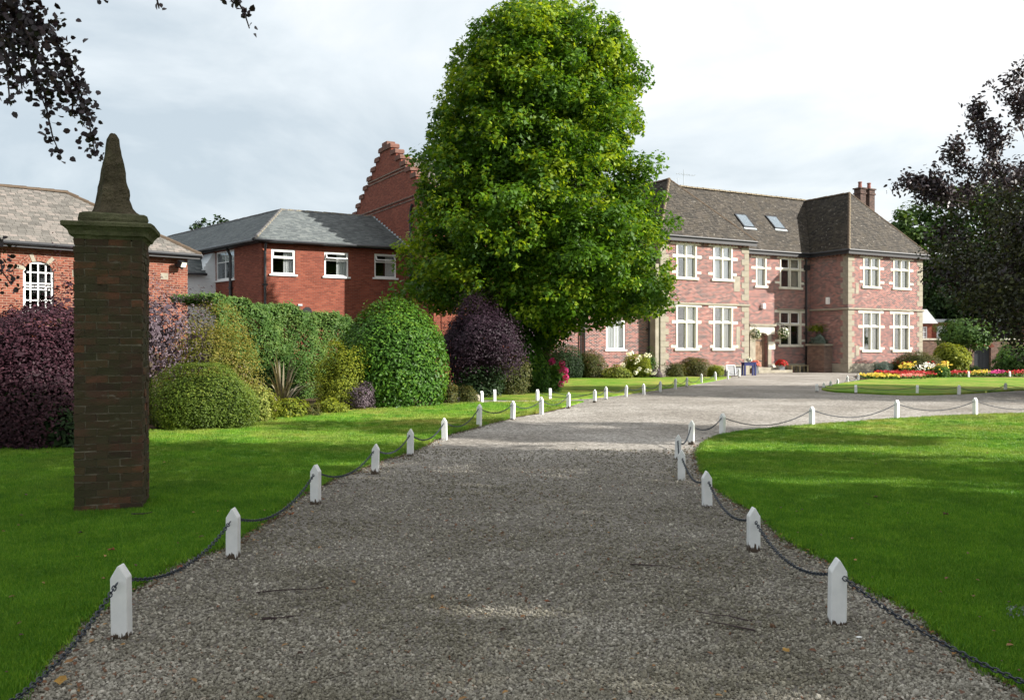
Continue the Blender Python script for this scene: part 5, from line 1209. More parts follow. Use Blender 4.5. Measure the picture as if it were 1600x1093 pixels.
bsh('grassy_plant', 'dark spiky grassy plant left of the russet shrub', 'plant', 1040, 1072, 566, 589, 'olive', 0.6, leaf=0.16, n=1700, shape='rhomb', aspect=0.12, amp=0.25)
bsh('lime_shrub', 'bright lime green mound near the doorway', 'shrub', 1108, 1134, 570, 589, 'gold', 0.6, leaf=0.06, n=3200, amp=0.1)
# right hand border
bsh('blue_shrub', 'blue grey rounded bush at the right corner of the manor', 'shrub', 1371, 1400, 565, 587.5, 'blue', 0.7, leaf=0.06, n=4500, amp=0.12)
bsh('small_green_bush', 'small green bush between the blue grey one and the wide brown one', 'shrub', 1394, 1416, 569, 587.2, 'hedge', 0.6, leaf=0.06, n=2600, amp=0.15)
bsh('wide_brown_bush', 'wide bronze green bush behind the flower bed', 'shrub', 1405, 1484, 551, 588, 'olive', 1.3, leaf=0.07, n=12000, amp=0.08, twig=0.08)
bsh('golden_laurel', 'bright yellow green laurel behind the flower bed', 'shrub', 1470, 1524, 538, 587.5, 'gold', 1.1, leaf=0.15, n=5200, shape='oval', aspect=0.5, amp=0.10)
bsh('low_bush', 'low green bush right of the golden laurel', 'shrub', 1514, 1542, 573, 586, 'hedge', 0.6, leaf=0.07, n=1800, amp=0.15)
bsh('right_shrub', 'leafy green shrub in shade at the far right edge', 'shrub', 1566, 1640, 535, 587, 'hedge', 1.3, leaf=0.13, n=4200, amp=0.18)
bsh('laurel_branch', 'light green shrub rising above the garden wall', 'shrub', 1478, 1575, 500, 583.5, 'hedge', 1.5, leaf=0.15, n=5200, amp=0.2, z0=1.6)
# bedding plants
def bedding(name, label, polys, col, dens, hgt=0.28, leafc='hedge', size=0.10):
    x0, x1, y0, y1 = polys; root = empty(name, ((x0+x1)/2, (y0+y1)/2, 0.05)); tag(root, label, 'flowers')
    n = int((x1-x0)*(y1-y0)*dens); a = RNG.random(n)*(x1-x0)-(x1-x0)/2; b = RNG.random(n)*(y1-y0)-(y1-y0)/2
    e_ = (np.abs(a)/((x1-x0)/2))**2+(np.abs(b)/((y1-y0)/2))**2+0.35*np.sin(a*3.1+b*2.3) < 1+0.35*RNG.random(n); a, b = a[e_], b[e_]; n = len(a)
    z = hgt*(0.5+0.35*RNG.random(n)+0.25*np.sin(a*2.7+1)**2)
    g = leaf_mesh('leaves', np.stack([a+.03, b, z*0.75*RNG.random(n)], 1), unit(n)+np.array([0, -.3, .8]), 0.12+0.05*RNG.random(n), FM[leafc], RNG.random(n), 'oval', .6); link('leaves', g, root)['kind'] = 'stuff'
    m_ = RNG.random(n) < 0.75; cnt = m_.sum()
    f = leaf_mesh('blooms', np.stack([a, b, z+.02], 1)[m_], unit(cnt)*.6+np.array([0, -.7, .9]), size*(0.7+0.5*RNG.random(cnt)), FM[col], RNG.random(cnt), 'oval', .95); link('blooms', f, root)['kind'] = 'stuff'
    return root
X = lambda px, Y: W(px, Y)
bedding('bedding_flowers', 'front patch of yellow bedding flowers at the tip of the far bed', (X(1352, 46), X(1402, 46), 45.0, 47.6), 'yellow', 130, 0.22)
bedding('bedding_flowers', 'red bedding flowers behind the yellow patch', (X(1384, 48), X(1462, 48), 47.0, 50.2), 'red', 120, 0.30)
bedding('bedding_flowers', 'salmon and pink bedding flowers in front of the red ones', (X(1402, 46.5), X(1440, 46.5), 45.6, 47.3), 'salmon', 120, 0.2)
bedding('bedding_flowers', 'tall red bedding flowers below the wide bronze bush', (X(1402, 51), X(1478, 51), 50.0, 52.4), 'red', 100, 0.75, size=0.13)
bedding('bedding_flowers', 'yellow blooms among the red ones at the left end', (X(1408, 50), X(1424, 50), 49.2, 50.8), 'yellow', 140, 0.72, size=0.12)
bedding('bedding_flowers', 'cream blooms in the middle of the flower bed', (X(1430, 50), X(1458, 50), 49.3, 50.6), 'white', 110, 0.66, size=0.12)
bedding('bedding_flowers', 'orange yellow blooms at the foot of the golden laurel', (X(1462, 50), X(1474, 50), 49.0, 50.6), 'yellow', 140, 0.75, size=0.13)
bedding('bedding_flowers', 'long red strip of flowers right of the golden laurel', (X(1476, 49.5), X(1514, 49.5), 48.8, 50.4), 'red', 120, 0.28)
bedding('bedding_flowers', 'yellow strip of flowers between the two white posts', (X(1512, 50), X(1540, 50), 49.2, 50.6), 'yellow', 120, 0.30)
bedding('bedding_flowers', 'mauve pink strip of flowers left of the last red strip', (X(1538, 50), X(1566, 50), 49.2, 50.6), 'pink', 120, 0.28)
bedding('bedding_flowers', 'last red strip of flowers at the right edge', (X(1564, 50), X(1680, 50), 49.0, 50.6), 'red', 110, 0.30)
bedding('bedding_flowers', 'green foliage clump with few blooms in front of the red flowers', (X(1458, 48), X(1482, 48), 47.4, 49.2), 'yellow', 20, 0.55)
bush('box_clump', 'rounded green clump among the red flowers', 'plant', (X(1470, 48.2), 48.2), 0.45, 0.4, 0.65, FM['laurel'], leaf=0.08, n=1600, amp=.15, stems=3)

# ------------------------------------------------------------------ garden wall, low buildings beyond on the right
gw = empty('garden_wall', (26.5, 63.5, 0)); tag(gw, 'old brick garden wall with pale coping and dark arched doorway', 'wall')
WX = W(1522, 63.5)-26.5
m = MB(); wall(m, 2.0, 30, 0, 2.2, 0, [(WX, WX+1.2, 0.0, 1.75)], 0.35); m.quad((2, 0.4, 0), (30, 0.4, 0), (30, 0.4, 2.2), (2, 0.4, 2.2)); m.build('wall', M['brick_wall'], gw)
for i in range(26): MB().box(2.0+i*1.08, 3.06+i*1.08, -0.06, 0.42, 2.2, 2.30+random.uniform(0, .02)).build('coping', M['stone_pale'], gw)
for i in range(5): MB().box(WX+0.02+i*0.236, WX+0.245+i*0.236, 0.22, 0.27, 0.05, 1.72).build('plank', plain('dark_door%d' % i, (0.03, 0.035, 0.04), 0.7) if i == 0 else bpy.data.materials['dark_door0'], gw)
for i in range(8):
    t = math.pi*(i+.5)/8; MB().box(-.07, .07, -.02, .1, -.14, .14).build('voussoir', M['brick_red'], gw, loc=(WX+.6-math.cos(t)*.68, 0, 1.72+math.sin(t)*.22), rot=(0, t-math.pi/2, 0))
ob = empty('flat_roofed_outbuilding', (W(1446, 74), 74, 0)); tag(ob, 'low brick outbuilding with flat roof and white windows beyond the garden wall', 'outbuilding')
a0, a1 = W(1463.5, 74)-W(1446, 74), W(1481, 74)-W(1446, 74); b0, b1 = W(1503, 74)-W(1446, 74), W(1520, 74)-W(1446, 74)
m = MB(); hs = [(a0, a1, 2.05, 3.45), (b0, b1, 2.05, 3.55)]; wall(m, 0, 12, 0, 3.75, 0, hs, 0.15); m.box(0.1, 11.9, 2.4, 2.5, 0.2, 3.7); m.build('wall', M['brick_red'], ob)
MB().box(-0.15, 12.2, -0.2, 6, 3.75, 4.0).build('roof', M['lead'], ob)
for h in hs: sash(ob, h[0]+.004, h[1]-.004, h[2], h[3], 0.0, bars_v=(0.5,), curtain='full')
gb = empty('white_gabled_outhouse', (W(1430, 72), 72, 0)); tag(gb, 'small outhouse with pale sloping roof showing at the manor corner', 'outbuilding')
m = MB(); gw1 = W(1447, 72)-W(1430, 72); wall(m, 0, 1.32, 0, 3.6, 0, [(gw1-.42, gw1+.10, 2.1, 3.35)], 0.15); m.quad((1.32, 0, 0), (1.32, 5, 0), (1.32, 5, 3.6), (1.32, 0, 3.6)); m.build('wall', M['brick_red'], gb)
sash(gb, gw1-.416, gw1+.096, 2.1, 3.35, 0, bars_v=(.5,), bars_h=(.33, .66), curtain=False)
m = MB(); m.quad((-0.5, -.2, 4.72), (0.85, -.2, 4.72), (1.75, -.2, 3.6), (-0.5, -.2, 3.6)); m.quad((.85, -.2, 4.72), (.85, 5, 4.72), (1.75, 5, 3.6), (1.75, -.2, 3.6)); m.build('roof', M['board'], gb)

# ------------------------------------------------------------------ brick pier with stone obelisk
PA = R(16); PW = 0.665
P0 = Vector((-3.675, 8.90, 0)); pierc = empty('brick_pier', (P0.x, P0.y, LAWN_Z-0.01), PA); pierc.scale = (0.93, 0.93, 0.985)   # origin: front right corner
tag(pierc, 'tall mossy brick pier topped by a worn stone obelisk on the left lawn', 'pier')
def pier_brick_mat():
    t = NT('pier_brick'); r = t.a('ShaderNodeObjectInfo').outputs['Random']; tc = t.a('ShaderNodeTexCoord').outputs['Object']; pos = t.a('ShaderNodeNewGeometry').outputs['Position']
    col = t.ramp(t.math('ADD', r, t.math('MULTIPLY', t.math('SUBTRACT', t.noise(pos, 8, 4), 0.5), 0.4)), [(0.0, (0.045, 0.031, 0.023)), (0.4, (0.072, 0.043, 0.030)), (0.8, (0.100, 0.050, 0.033)), (1.0, (0.16, 0.066, 0.037))])
    moss = t.ramp(t.noise(pos, 2.6, 8, 0.75), [(0.40, (0, 0, 0)), (0.56, (0.8, 0.8, 0.8))]); col = t.mix(moss, col, C4((0.050, 0.050, 0.026)))
    wh = t.ramp(t.noise(t.a('ShaderNodeMapping', {0: pos, 'Scale': (4, 4, 16)}).outputs[0], 1.0, 8, 0.7), [(0.62, (0, 0, 0)), (0.70, (0.7, 0.7, 0.7))]); col = t.mix(wh, col, C4((0.24, 0.22, 0.18)))
    t.bsdf(col, 0.9, 0.15, t.noise(pos, 60, 6, 0.7), 0.8, 0.008); return t.m
PB = pier_brick_mat(); PMORT = plain('pier_mortar', (0.15, 0.135, 0.10), 0.95, 0.1, 0.35, 8, 0.8, 0.01, dirt=(0.06, 0.07, 0.03))
MOSS = plain('mossy_stone', (0.115, 0.115, 0.065), 0.95, 0.1, 0.4, 5, 1.0, 0.02, dirt=(0.055, 0.07, 0.03))
def bmesh_(l, w, h): return MB().box(-l/2, l/2, -w/2, w/2, -h/2, h/2, 0.0055).mesh('brick', PB)
BL = [bmesh_(0.217, 0.1025, 0.066) for _ in range(9)]
NC = 36; CH = 0.0757; hidden = MB(); xs3 = [-PW+0.1075+i*0.225 for i in range(3)]
for c in range(NC):
    z = 0.04+c*CH; slot = []
    if c % 2 == 0:
        slot += [(x, 0.051, 0, True) for x in xs3]+[(x, PW-0.051, 0, False) for x in xs3]
        for k in range(2): yy = 0.1125+0.1075+k*0.225; slot += [(-0.051, yy, 1, True), (-PW+0.051, yy, 1, False)]
    else:
        for k in range(3): yy = 0.1075+k*0.225; slot += [(-0.051, yy, 1, True), (-PW+0.051, yy, 1, k == 0)]
        for k in range(2): xx = -PW+0.1125+0.1075+k*0.225; slot += [(xx, 0.051, 0, True), (xx, PW-0.051, 0, False)]
    for (x, y, o_, vis) in slot:
        j = random.uniform(-.004, .004)
        if vis: link('brick', random.choice(BL), pierc, (x+(j if o_ else 0), y+(0 if o_ else j), z), (random.uniform(-.006, .006), random.uniform(-.008, .008), math.pi/2*o_+random.choice((0, math.pi))+random.uniform(-.008, .008)))
        else: hidden.box(x-(.051 if o_ else .1075), x+(.051 if o_ else .1075), y-(.1075 if o_ else .051), y+(.1075 if o_ else .051), z-.033, z+.033)
ho = hidden.build('rear_bricks', PB, pierc); ho['kind'] = 'stuff'
MB().box(-PW+0.009, -0.009, 0.009, PW-0.009, 0, NC*CH-0.02).build('mortar', PMORT, pierc)
TZ = NC*CH
def loft(sections, mat, name, parent, rz=0.0, jit=0.006, loc=(0, 0, 0), sub=4, seed=3):
    """square sections (z, half-width) with eroded, subdivided sides"""
    rnd = random.Random(seed); V = []; F = []; ring = []
    for (z, hwid) in sections:
        row = []
        for s in range(4):
            for k in range(sub):
                t = -1+2*k/sub; p = [(t, -1), (1, t), (-t, 1), (-1, -t)][s]
                cut = 0.985 if k == 0 else 1.0
                row.append((p[0]*hwid*cut+rnd.uniform(-jit, jit), p[1]*hwid*cut+rnd.uniform(-jit, jit), z+rnd.uniform(-jit, jit)*0.5))
        ring.append(row)
    n = 4*sub
    for r_ in ring: V += r_
    for i in range(len(ring)-1):
        for k in range(n): k2 = (k+1) % n; F.append((i*n+k, i*n+k2, (i+1)*n+k2, (i+1)*n+k))
    F.append(tuple(range(n))[::-1]); F.append(tuple((len(ring)-1)*n+k for k in range(n)))
    mb = MB(); mb.v = V; mb.f = F; return mb.build(name, mat, parent, loc=loc, rot=(0, 0, rz), smooth=False)
cc = (-PW/2, PW/2)
loft([(TZ-0.005, 0.335), (TZ+0.015, 0.345), (TZ+0.025, 0.355), (TZ+0.03, 0.375), (TZ+0.07, 0.39), (TZ+0.105, 0.425), (TZ+0.115, 0.445), (TZ+0.15, 0.45), (TZ+0.16, 0.435)], MOSS, 'cornice', pierc, loc=(cc[0], cc[1], 0), jit=0.003, sub=5)
loft([(TZ+0.155, 0.335), (TZ+0.20, 0.345), (TZ+0.245, 0.335), (TZ+0.265, 0.30), (TZ+0.275, 0.24)], MOSS, 'plinth_block', pierc, rz=R(10), loc=(cc[0], cc[1], 0), jit=0.006, sub=6, seed=5)
OBM = plain('obelisk_stone', (0.095, 0.080, 0.052), 0.95, 0.1, 0.55, 5, 1.0, 0.06, dirt=(0.05, 0.06, 0.028))
sec = [(TZ+0.27, 0.235), (TZ+0.30, 0.200), (TZ+0.34, 0.172), (TZ+0.39, 0.155)]+[(TZ+0.39+0.64*i/14, 0.155-0.100*i/14-0.0025*math.sin(i*1.9)) for i in range(1, 14)]+[(TZ+1.06, 0.050), (TZ+1.105, 0.034), (TZ+1.12, 0.016)]
loft(sec, OBM, 'obelisk', pierc, rz=R(22), loc=(cc[0], cc[1], 0), jit=0.007, sub=3, seed=9)

# ------------------------------------------------------------------ white posts and chains
def post_mesh(h, w=0.092, d=0.085):
    a = w/2; pk = 0.07; return MB().prism([(-a, 0), (a, 0), (a, h-pk), (0.004, h), (-0.004, h), (-a, h-pk)], 'y', -d/2, d/2).mesh('post', M['post'])
POSTM = {}
def post(x, y, h, rz, label, group, z=0.0, tilt=0.0):
    hk = round(h*50)/50
    if hk not in POSTM: POSTM[hk] = post_mesh(hk)
    o = link('chain_post', POSTM[hk], None, (x, y, z), (random.uniform(-.035, .035), random.uniform(-.04, .04)+tilt, rz+random.uniform(-.12, .12))); tag(o, label, 'post', group)
    b = o.modifiers.new('bevel', 'BEVEL'); b.width = 0.004; b.segments = 1; b.limit_method = 'ANGLE'
    return o
def ord_(i): return ['first', 'second', 'third', 'fourth', 'fifth', 'sixth', 'seventh', 'eighth', 'ninth', 'tenth', 'eleventh', 'twelfth', 'thirteenth', 'fourteenth', 'fifteenth', 'sixteenth', 'seventeenth', 'eighteenth'][i]
def link_template():
    L_, Wd, r = 0.0215, 0.0115, 0.0048; V = []; n = 8
    for k in range(n):
        t = 2*math.pi*k/n; cx, cy = (L_)*math.cos(t), Wd*math.sin(t); 
        cx = max(-L_, min(L_, cx*1.2)); ux, uy = math.cos(t), math.sin(t)
        for j in range(3):
            s = 2*math.pi*j/3; V.append((cx*1.0+ux*r*math.cos(s), cy+uy*r*math.cos(s), r*math.sin(s)))
    F = []
    for k in range(n):
        for j in range(3): k2, j2 = (k+1) % n, (j+1) % 3; F.append((k*3+j, k2*3+j, k2*3+j2, k*3+j2))
    return np.array(V), np.array(F)
LV, LF = link_template()
me_link = fastmesh('link', LV, LF, M['chain'])
def chain(A, B, sag, label, group, separate=False):
    A, B = Vector(A), Vector(B); L_ = (B-A).length; n = 60
    pts = [A.lerp(B, i/n)-Vector((0, 0, 4*sag*(i/n)*(1-i/n))) for i in range(n+1)]
    for p in pts: p.z = max(p.z, 0.02)
    cum = [0]
    for i in range(n): cum.append(cum[-1]+(pts[i+1]-pts[i]).length)
    pitch = 0.034; m = int(cum[-1]/pitch); root = empty('chain', (A.x, A.y, A.z)) if separate else None
    Vs = []; Fs = []; j = 0
    for i in range(m):
        s = (i+0.5)*pitch
        while cum[j+1] < s and j < n-1: j += 1
        t = (s-cum[j])/(cum[j+1]-cum[j]); p = pts[j].lerp(pts[j+1], t); d = (pts[j+1]-pts[j]).normalized()
        q = d.to_track_quat('X', 'Z').to_matrix() @ Matrix.Rotation(R(45+90*(i % 2))+random.uniform(-.2, .2), 3, 'X')
        if separate: link('link', me_link, root, tuple(p-A), q.to_euler())
        else: Vs.append(LV@np.array(q).T+np.array(p-A)); Fs.append(LF+len(LV)*i)
    if not separate: root = link('chain', fastmesh('chain', np.concatenate(Vs), np.concatenate(Fs), M['chain']), None, tuple(A))
    return tag(root, label, 'chain', group)
ROWS = {}
def row(name_, plist, desc, group, z=0.0, rot=0.0, sagk=0.075, chains=True, sep=0, first_extra=None, first_i=0, last_desc=None):
    pos = []
    for i, p in enumerate(plist):
        if len(p) == 3: px, top, base = p; Y = F_PX*(EYE-z)/(base-HOR); x = W(px, Y); h = (base-top)/F_PX*Y
        else: x, Y, h = p[:3]
        pos.append((x, Y, h))
    for i, (x, Y, h) in enumerate(pos):
        a = pos[max(i-1, 0)]; b = pos[min(i+1, len(pos)-1)]; rz = math.atan2(b[1]-a[1], b[0]-a[0])+math.pi/2+rot
        post(x, Y, h, rz, '%s white post %s' % (ord_(i+first_i), desc), group, z)
    if chains:
        for i in range(len(pos)-1):
            a, b = pos[i], pos[i+1]; A = (a[0], a[1], z+a[2]-0.09); B = (b[0], b[1], z+b[2]-0.09); d = Vector((B[0]-A[0], B[1]-A[1], 0)).normalized()*0.045
            A = (A[0]+d.x, A[1]+d.y, A[2]); B = (B[0]-d.x, B[1]-d.y, B[2])
            chain(A, B, min(0.22, sagk*math.dist(A[:2], B[:2])), 'black chain from %s to %s post %s' % (ord_(i+first_i), ord_(i+first_i+1), desc), group.replace('posts', 'chains'), i < sep)
    return pos
left_px = [(190, 882, 998), (364, 793, 873), (493, 725, 788), (586, 692, 741), (641, 670, 713), (694.5, 652, 687.5), (748.5, 631, 667), (801, 626, 656), (846, 619.5, 647.5), (888, 613, 638)]
PL = row('l', left_px, 'of the left lawn row, counted from the camera', 'posts along the left lawn', sep=2)
PM = row('m', [(929, 608, 629), (946.6, 604, 624.3), (978, 601, 620), (1006, 599, 616.8), (1031.6, 594.5, 612.3), (1055, 590.5, 607.8), (1073, 588.5, 604.2), (1096, 583.5, 598.8), (1118, 580, 594.6), (1137, 577, 592), (1155, 575.5, 589.5)],
         'of the row between side path and doorway', 'posts along the far left lawn')
# out of frame first post on each side, so that the near chains hang on something
post(-1.98, 2.9, 0.42, R(85), 'white post just below the bottom left of the picture', 'posts along the left lawn')
chain((-2.215, 5.02, 0.33), (-1.98, 2.95, 0.33), 0.15, 'black chain running off the bottom left corner', 'chains along the left lawn', True)
right_px = [(1308, 874, 977), (1177.5, 794, 862), (1105, 735.5, 793), (1065, 703, 750), (1059, 677.5, 719), (1080, 657, 695), (1128.5, 645, 680), (1268.5, 634, 666), (1401, 625, 656), (1524, 621, 651), (1668, 618, 646), (1830, 616, 643)]
PR = row('r', right_px, 'of the right lawn row, counted from the camera', 'posts round the right lawn', sep=2, sagk=0.075)
post(2.52, 3.0, 0.38, R(100), 'white post just below the bottom right of the picture', 'posts round the right lawn')
chain((1.95, 5.27, 0.30), (2.52, 3.04, 0.28), 0.13, 'black chain running off the bottom right corner', 'chains round the right lawn', True)
row('s', [(753, 611, 629.5), (840, 608, 627.6)], 'on the near side of the side path', 'posts by the side path', chains=False)
row('s', [(773, 608, 626.5), (859.5, 606, 625.2)], 'on the far side of the side path', 'posts beyond the side path', chains=False)
def tp(px, top, base): Y = F_PX*EYE/(base-HOR); return (W(px, Y), Y, (base-top)/F_PX*Y-0.09)
chain(tp(840, 608, 627.6), tp(929, 608, 629), 0.16, 'black chain across the end of the side path on its near side', 'chains by the side path'); chain(tp(859.5, 606, 625.2), tp(946.6, 604, 624.3), 0.16, 'black chain across the side path end farther off', 'chains by the side path')
row('i', [(1276.5, 599.5, 612), (1337.5, 601, 615), (1433, 601, 616.5), (1498.5, 601, 616.5), (1571, 598, 611), (1650, 595, 609)], 'along the front of the far lawn', 'posts round the far lawn', sagk=0.045)
row('i', [(1276.5, 599.5, 612), (1287, 597, 608.2), (1298, 594.5, 604.8), (1309, 591.8, 601.5), (1324, 586.5, 597.6), (1341, 583.5, 594), (1376, 581, 590.5)][1:], 'up the left side of the far lawn', 'posts up the side of the far lawn', sagk=0.075)
row('b', [(1513.5, 580, 589), (1578, 580, 589), (1652, 580, 589)], 'behind the flower bed', 'posts behind the flower bed', z=0.05, chains=False)

# ------------------------------------------------------------------ things by the doorway
def place(px, py): return G(px, py)
x, y = place(1170, 586.5)
BLUE = plain('blue_paint', (0.022, 0.03, 0.13), 0.5, 0.4, 0.15, 6, 0.1)
bb = empty('blue_stand', (x, y, 0), R(12)); tag(bb, 'dark blue wooden stand beside the doorway steps', 'stand')
for sx in (-0.33, 0.33):
    for sy in (-0.16, 0.16): MB().box(sx-.045, sx+.045, sy-.045, sy+.045, 0.01, .74).build('leg', BLUE, bb)
MB().box(-.40, .40, -.22, .22, .74, .79).build('top', BLUE, bb); MB().box(-.285, .285, -.19, -.15, .60, .738).build('apron', BLUE, bb); MB().box(-.285, .285, .15, .19, .60, .738).build('apron', BLUE, bb)
def pot_plant(name, label, x, y, r, h, col, mat, square=False, z=0.0, fr=0.3, nl=500, cat='planter'):
    root = empty(name, (x, y, z)); tag(root, label, cat)
    if square: MB().prism([(-r, -r), (r, -r), (r, r), (-r, r)], 'z', 0.01, h).build('pot', mat, root)
    else: MB().tube([(0, 0, 0.01), (0, 0, h*0.9), (0, 0, h*0.9), (0, 0, h)], [r*0.75, r, r*1.1, r*1.1], 14).build('pot', mat, root)
    d = unit(nl); d[:, 2] = np.abs(d[:, 2])*0.8; pos = d*fr+np.array([0, 0, h])
    link('foliage', leaf_mesh('foliage', pos*np.array([1, 1, 1]), d+.4*unit(nl), np.full(nl, .08), FM['hedge'], RNG.random(nl), 'oval', .6), root)['kind'] = 'stuff'
    n2 = nl//2; d = unit(n2); d[:, 2] = np.abs(d[:, 2])*0.9; pos = d*fr*1.12+np.array([0, 0, h])
    link('blooms', leaf_mesh('blooms', pos, d+.4*unit(n2), np.full(n2, .09), FM[col], RNG.random(n2), 'oval', .9), root)['kind'] = 'stuff'
    return root
ZN = plain('zinc', (0.30, 0.33, 0.35), 0.5, 0.5, 0.15, 5, 0.1, metal=0.3)
x, y = place(1221, 582.2); pot_plant('zinc_planter', 'square zinc planter with deep red flowers right of the doorway', x, y, 0.17, 0.50, 'red', ZN, True, fr=0.36)
x, y = place(1180, 583); pot_plant('zinc_planter', 'grey planter with pink flowers behind the blue stand', x, y, 0.17, 0.52, 'salmon', ZN, True, fr=0.3)
x, y = place(1170, 586.5); pot_plant('flower_pot', 'small pot of white flowers standing on the blue stand', x, y, 0.1, 0.12, 'white', ZN, False, z=0.79, fr=0.14, nl=160)
# bench
x, y = place(1247, 581.5); be = empty('wooden_bench', (x, y, 0), HA); tag(be, 'pale wooden bench against the shaded wall', 'bench')
PW_ = plain('pale_wood', (0.42, 0.36, 0.22), 0.75, 0.2, 0.2, 6, 0.2)
for k in range(3): MB().box(-.85, .85, -.2+k*.14, -.08+k*.14, .44, .48).build('slat', PW_, be)
for sx in (-.75, .75, 0):
    for sy in (-.15, .15): MB().box(sx-.04, sx+.04, sy-.04, sy+.04, 0.01, .435).build('leg', PW_, be)
for sx in (-.5, -.25): MB().box(sx-.1, sx+.1, -.1, .1, .01, .16).build('terracotta_pot', M['terracotta'], None, loc=(x+sx*U[0], y+sx*U[1]-.05, 0)).name = 'clay_pot'
for k, o in enumerate([o for o in bpy.data.objects if o.name.startswith('clay_pot')]): tag(o, ['clay trough under the bench at its left end', 'clay trough under the bench next to the middle leg'][k % 2], 'pot')
# A-boards / crates near the steps
GRY = plain('grey_board', (0.28, 0.29, 0.30), 0.6, 0.3, 0.15, 6, 0.1)
for (px, py, lb) in ((1141, 587.3, 'grey folding board with pale frame left of the last posts'), (1150.5, 586.6, 'dark grey box beside the folding board')):
    x, y = place(px, py); a = empty('notice_board' if px < 1145 else 'storage_box', (x, y, 0), R(15)); tag(a, lb, 'board' if px < 1145 else 'box')
    if px < 1145:
        for s in (-1, 1): MB().box(-.26, .26, -.01, .01, 0.01, .62).build('panel', GRY, a, loc=(0, s*.14, 0), rot=(s*R(12), 0, 0)); 
        for sx in (-.27, .27): MB().box(sx-.02, sx+.02, -.02, .02, .01, .66).build('frame', M['frame_white'], a, loc=(0, -.17, 0), rot=(-R(12), 0, 0))
        MB().box(-.29, .29, -.02, .02, .62, .66).build('rail', M['frame_white'], a, loc=(0, -.17, 0), rot=(-R(12), 0, 0))
    else: MB().box(-.2, .2, -.18, .18, 0.01, .5).build('body', GRY, a); MB().box(-.22, .22, -.2, .2, .5, .54).build('lid', M['black_metal'], a)
# hanging baskets
def basket(px, py, d, col, label):
    xx = hx(px, d-0.55); w = hw(xx, d-0.55); z = H(py, w.y); root = empty('hanging_basket', (w.x, w.y, z)); tag(root, label, 'hanging basket')
    MB().ball((0, 0, -.02), .2, .2, .2, 10, 6).build('bowl', M['black_metal'], root)
    n = 900; dd = unit(n); pos = dd*np.array([.36, .33, .30])*(0.7+.4*RNG.random((n, 1)))+np.array([0, 0, .05]); dn = RNG.random(n) < .25; pos[dn, 2] -= .3*RNG.random(dn.sum())
    link('foliage', leaf_mesh('foliage', pos, dd+.4*unit(n), np.full(n, .07), FM['hedge'], RNG.random(n), 'oval', .6), root)['kind'] = 'stuff'
    n = 170; dd = unit(n); link('blooms', leaf_mesh('blooms', dd*.37+np.array([0, 0, .05]), dd, np.full(n, .075), FM[col], RNG.random(n), 'oval', .9), root)['kind'] = 'stuff'
    m = MB()
    for k in range(3): a = k*2.09; m.tube([(.19*math.cos(a), .19*math.sin(a), .05), (0, 0, .62)], .008, 4)
    dirb = Vector((Vv[0], Vv[1], 0))*0.5; m.build('hanger', M['black_metal'], root)
    MB().tube([(0, 0, .62), (dirb.x, dirb.y, .66)], .014, 5).tube([(dirb.x, dirb.y, .75), (dirb.x, dirb.y, .2), (dirb.x*.3, dirb.y*.3, .62)], .01, 5).build('bracket', M['black_metal'], root)
basket(1180, 522, CY, 'white', 'hanging basket of trailing white flowers left of the door')
basket(1224, 521, CY, 'white', 'hanging basket of white and red flowers between door and window')
# brick pedestal with trough on the shaded side of the right wing
pc = hw(RX0-0.50, 1.98); pd = empty('brick_pedestal', (pc.x, pc.y, 0), HA); tag(pd, 'brick pedestal with stone cap against the shaded wall of the right wing', 'pedestal')
MB().box(-.30, .48, -.72, .72, 0, 1.78).build('shaft', M['brick_wall'], pd); MB().box(-.38, .48, -.82, .82, 1.78, 1.9).build('cap', M['stone'], pd)
b = bush('trough_plants', 'blue grey and lime plants in the trough on the brick pedestal', 'plant', (pc.x, pc.y), .45, .75, .65, FM['blue'], leaf=.08, n=1400, amp=.25, stems=3, ground=1.9)
bush('wall_fern', 'yellow green fern growing above the pedestal', 'plant', (pc.x-.1, pc.y+.1), .5, .4, .45, FM['gold'], leaf=.09, n=500, amp=.3, stems=2, ground=2.75)
# lamp inside the lower left window
lx_ = hx(1075, 0.9); w = hw(lx_, 0.75); lp = empty('table_lamp', (w.x, w.y, 1.62)); tag(lp, 'table lamp with pale shade inside the lower left window', 'lamp')
MB().tube([(0, 0, 0), (0, 0, .04), (0, 0, .05), (0, 0, .18), (0, 0, .35)], [.1, .1, .03, .07, .02], 10).build('base', M['stone_pale'], lp); MB().tube([(0, 0, .32), (0, 0, .5), (0, 0, .72)], [.27, .16, .08], 14, cap=False).build('shade', M['curtain_white'], lp)
MB().box(-.6, .6, -.25, .3, -.04, -.002).build('side_table', M['wood_old'], None, loc=(w.x, w.y, 1.62)); tag(bpy.data.objects['side_table'], 'dark table top under the lamp inside the window', 'table')

# ------------------------------------------------------------------ fallen leaves and twigs
LM = [plain('fallen_%d' % i, c, 0.7, 0.2, 0.3, 20, 0.2) for i, c in enumerate([(0.20, 0.07, 0.03), (0.10, 0.05, 0.03), (0.34, 0.20, 0.05), (0.05, 0.03, 0.02)])]
P = []
for line, sg in ((edgeL, 1), (edgeR, -1)):
    for i in range(len(line)-1):
        a, b = np.array(line[i]), np.array(line[i+1]); L_ = np.linalg.norm(b-a)
        if 3 < a[1] < 16:
            for k in range(int(L_*42+random.random())):
                t = random.random(); P.append((a[0]+(b[0]-a[0])*t+sg*abs(random.gauss(0.03, .14)), a[1]+(b[1]-a[1])*t, .03))
for _ in range(420):
    y = 1/(1/3.6+random.random()*(1/18-1/3.6)); x = random.uniform(-.6, .6)*y; P.append((x, y, .02 if not (in_poly(np.array([x]), np.array([y]), lawnL)[0] or in_poly(np.array([x]), np.array([y]), lawnR)[0]) else .075))
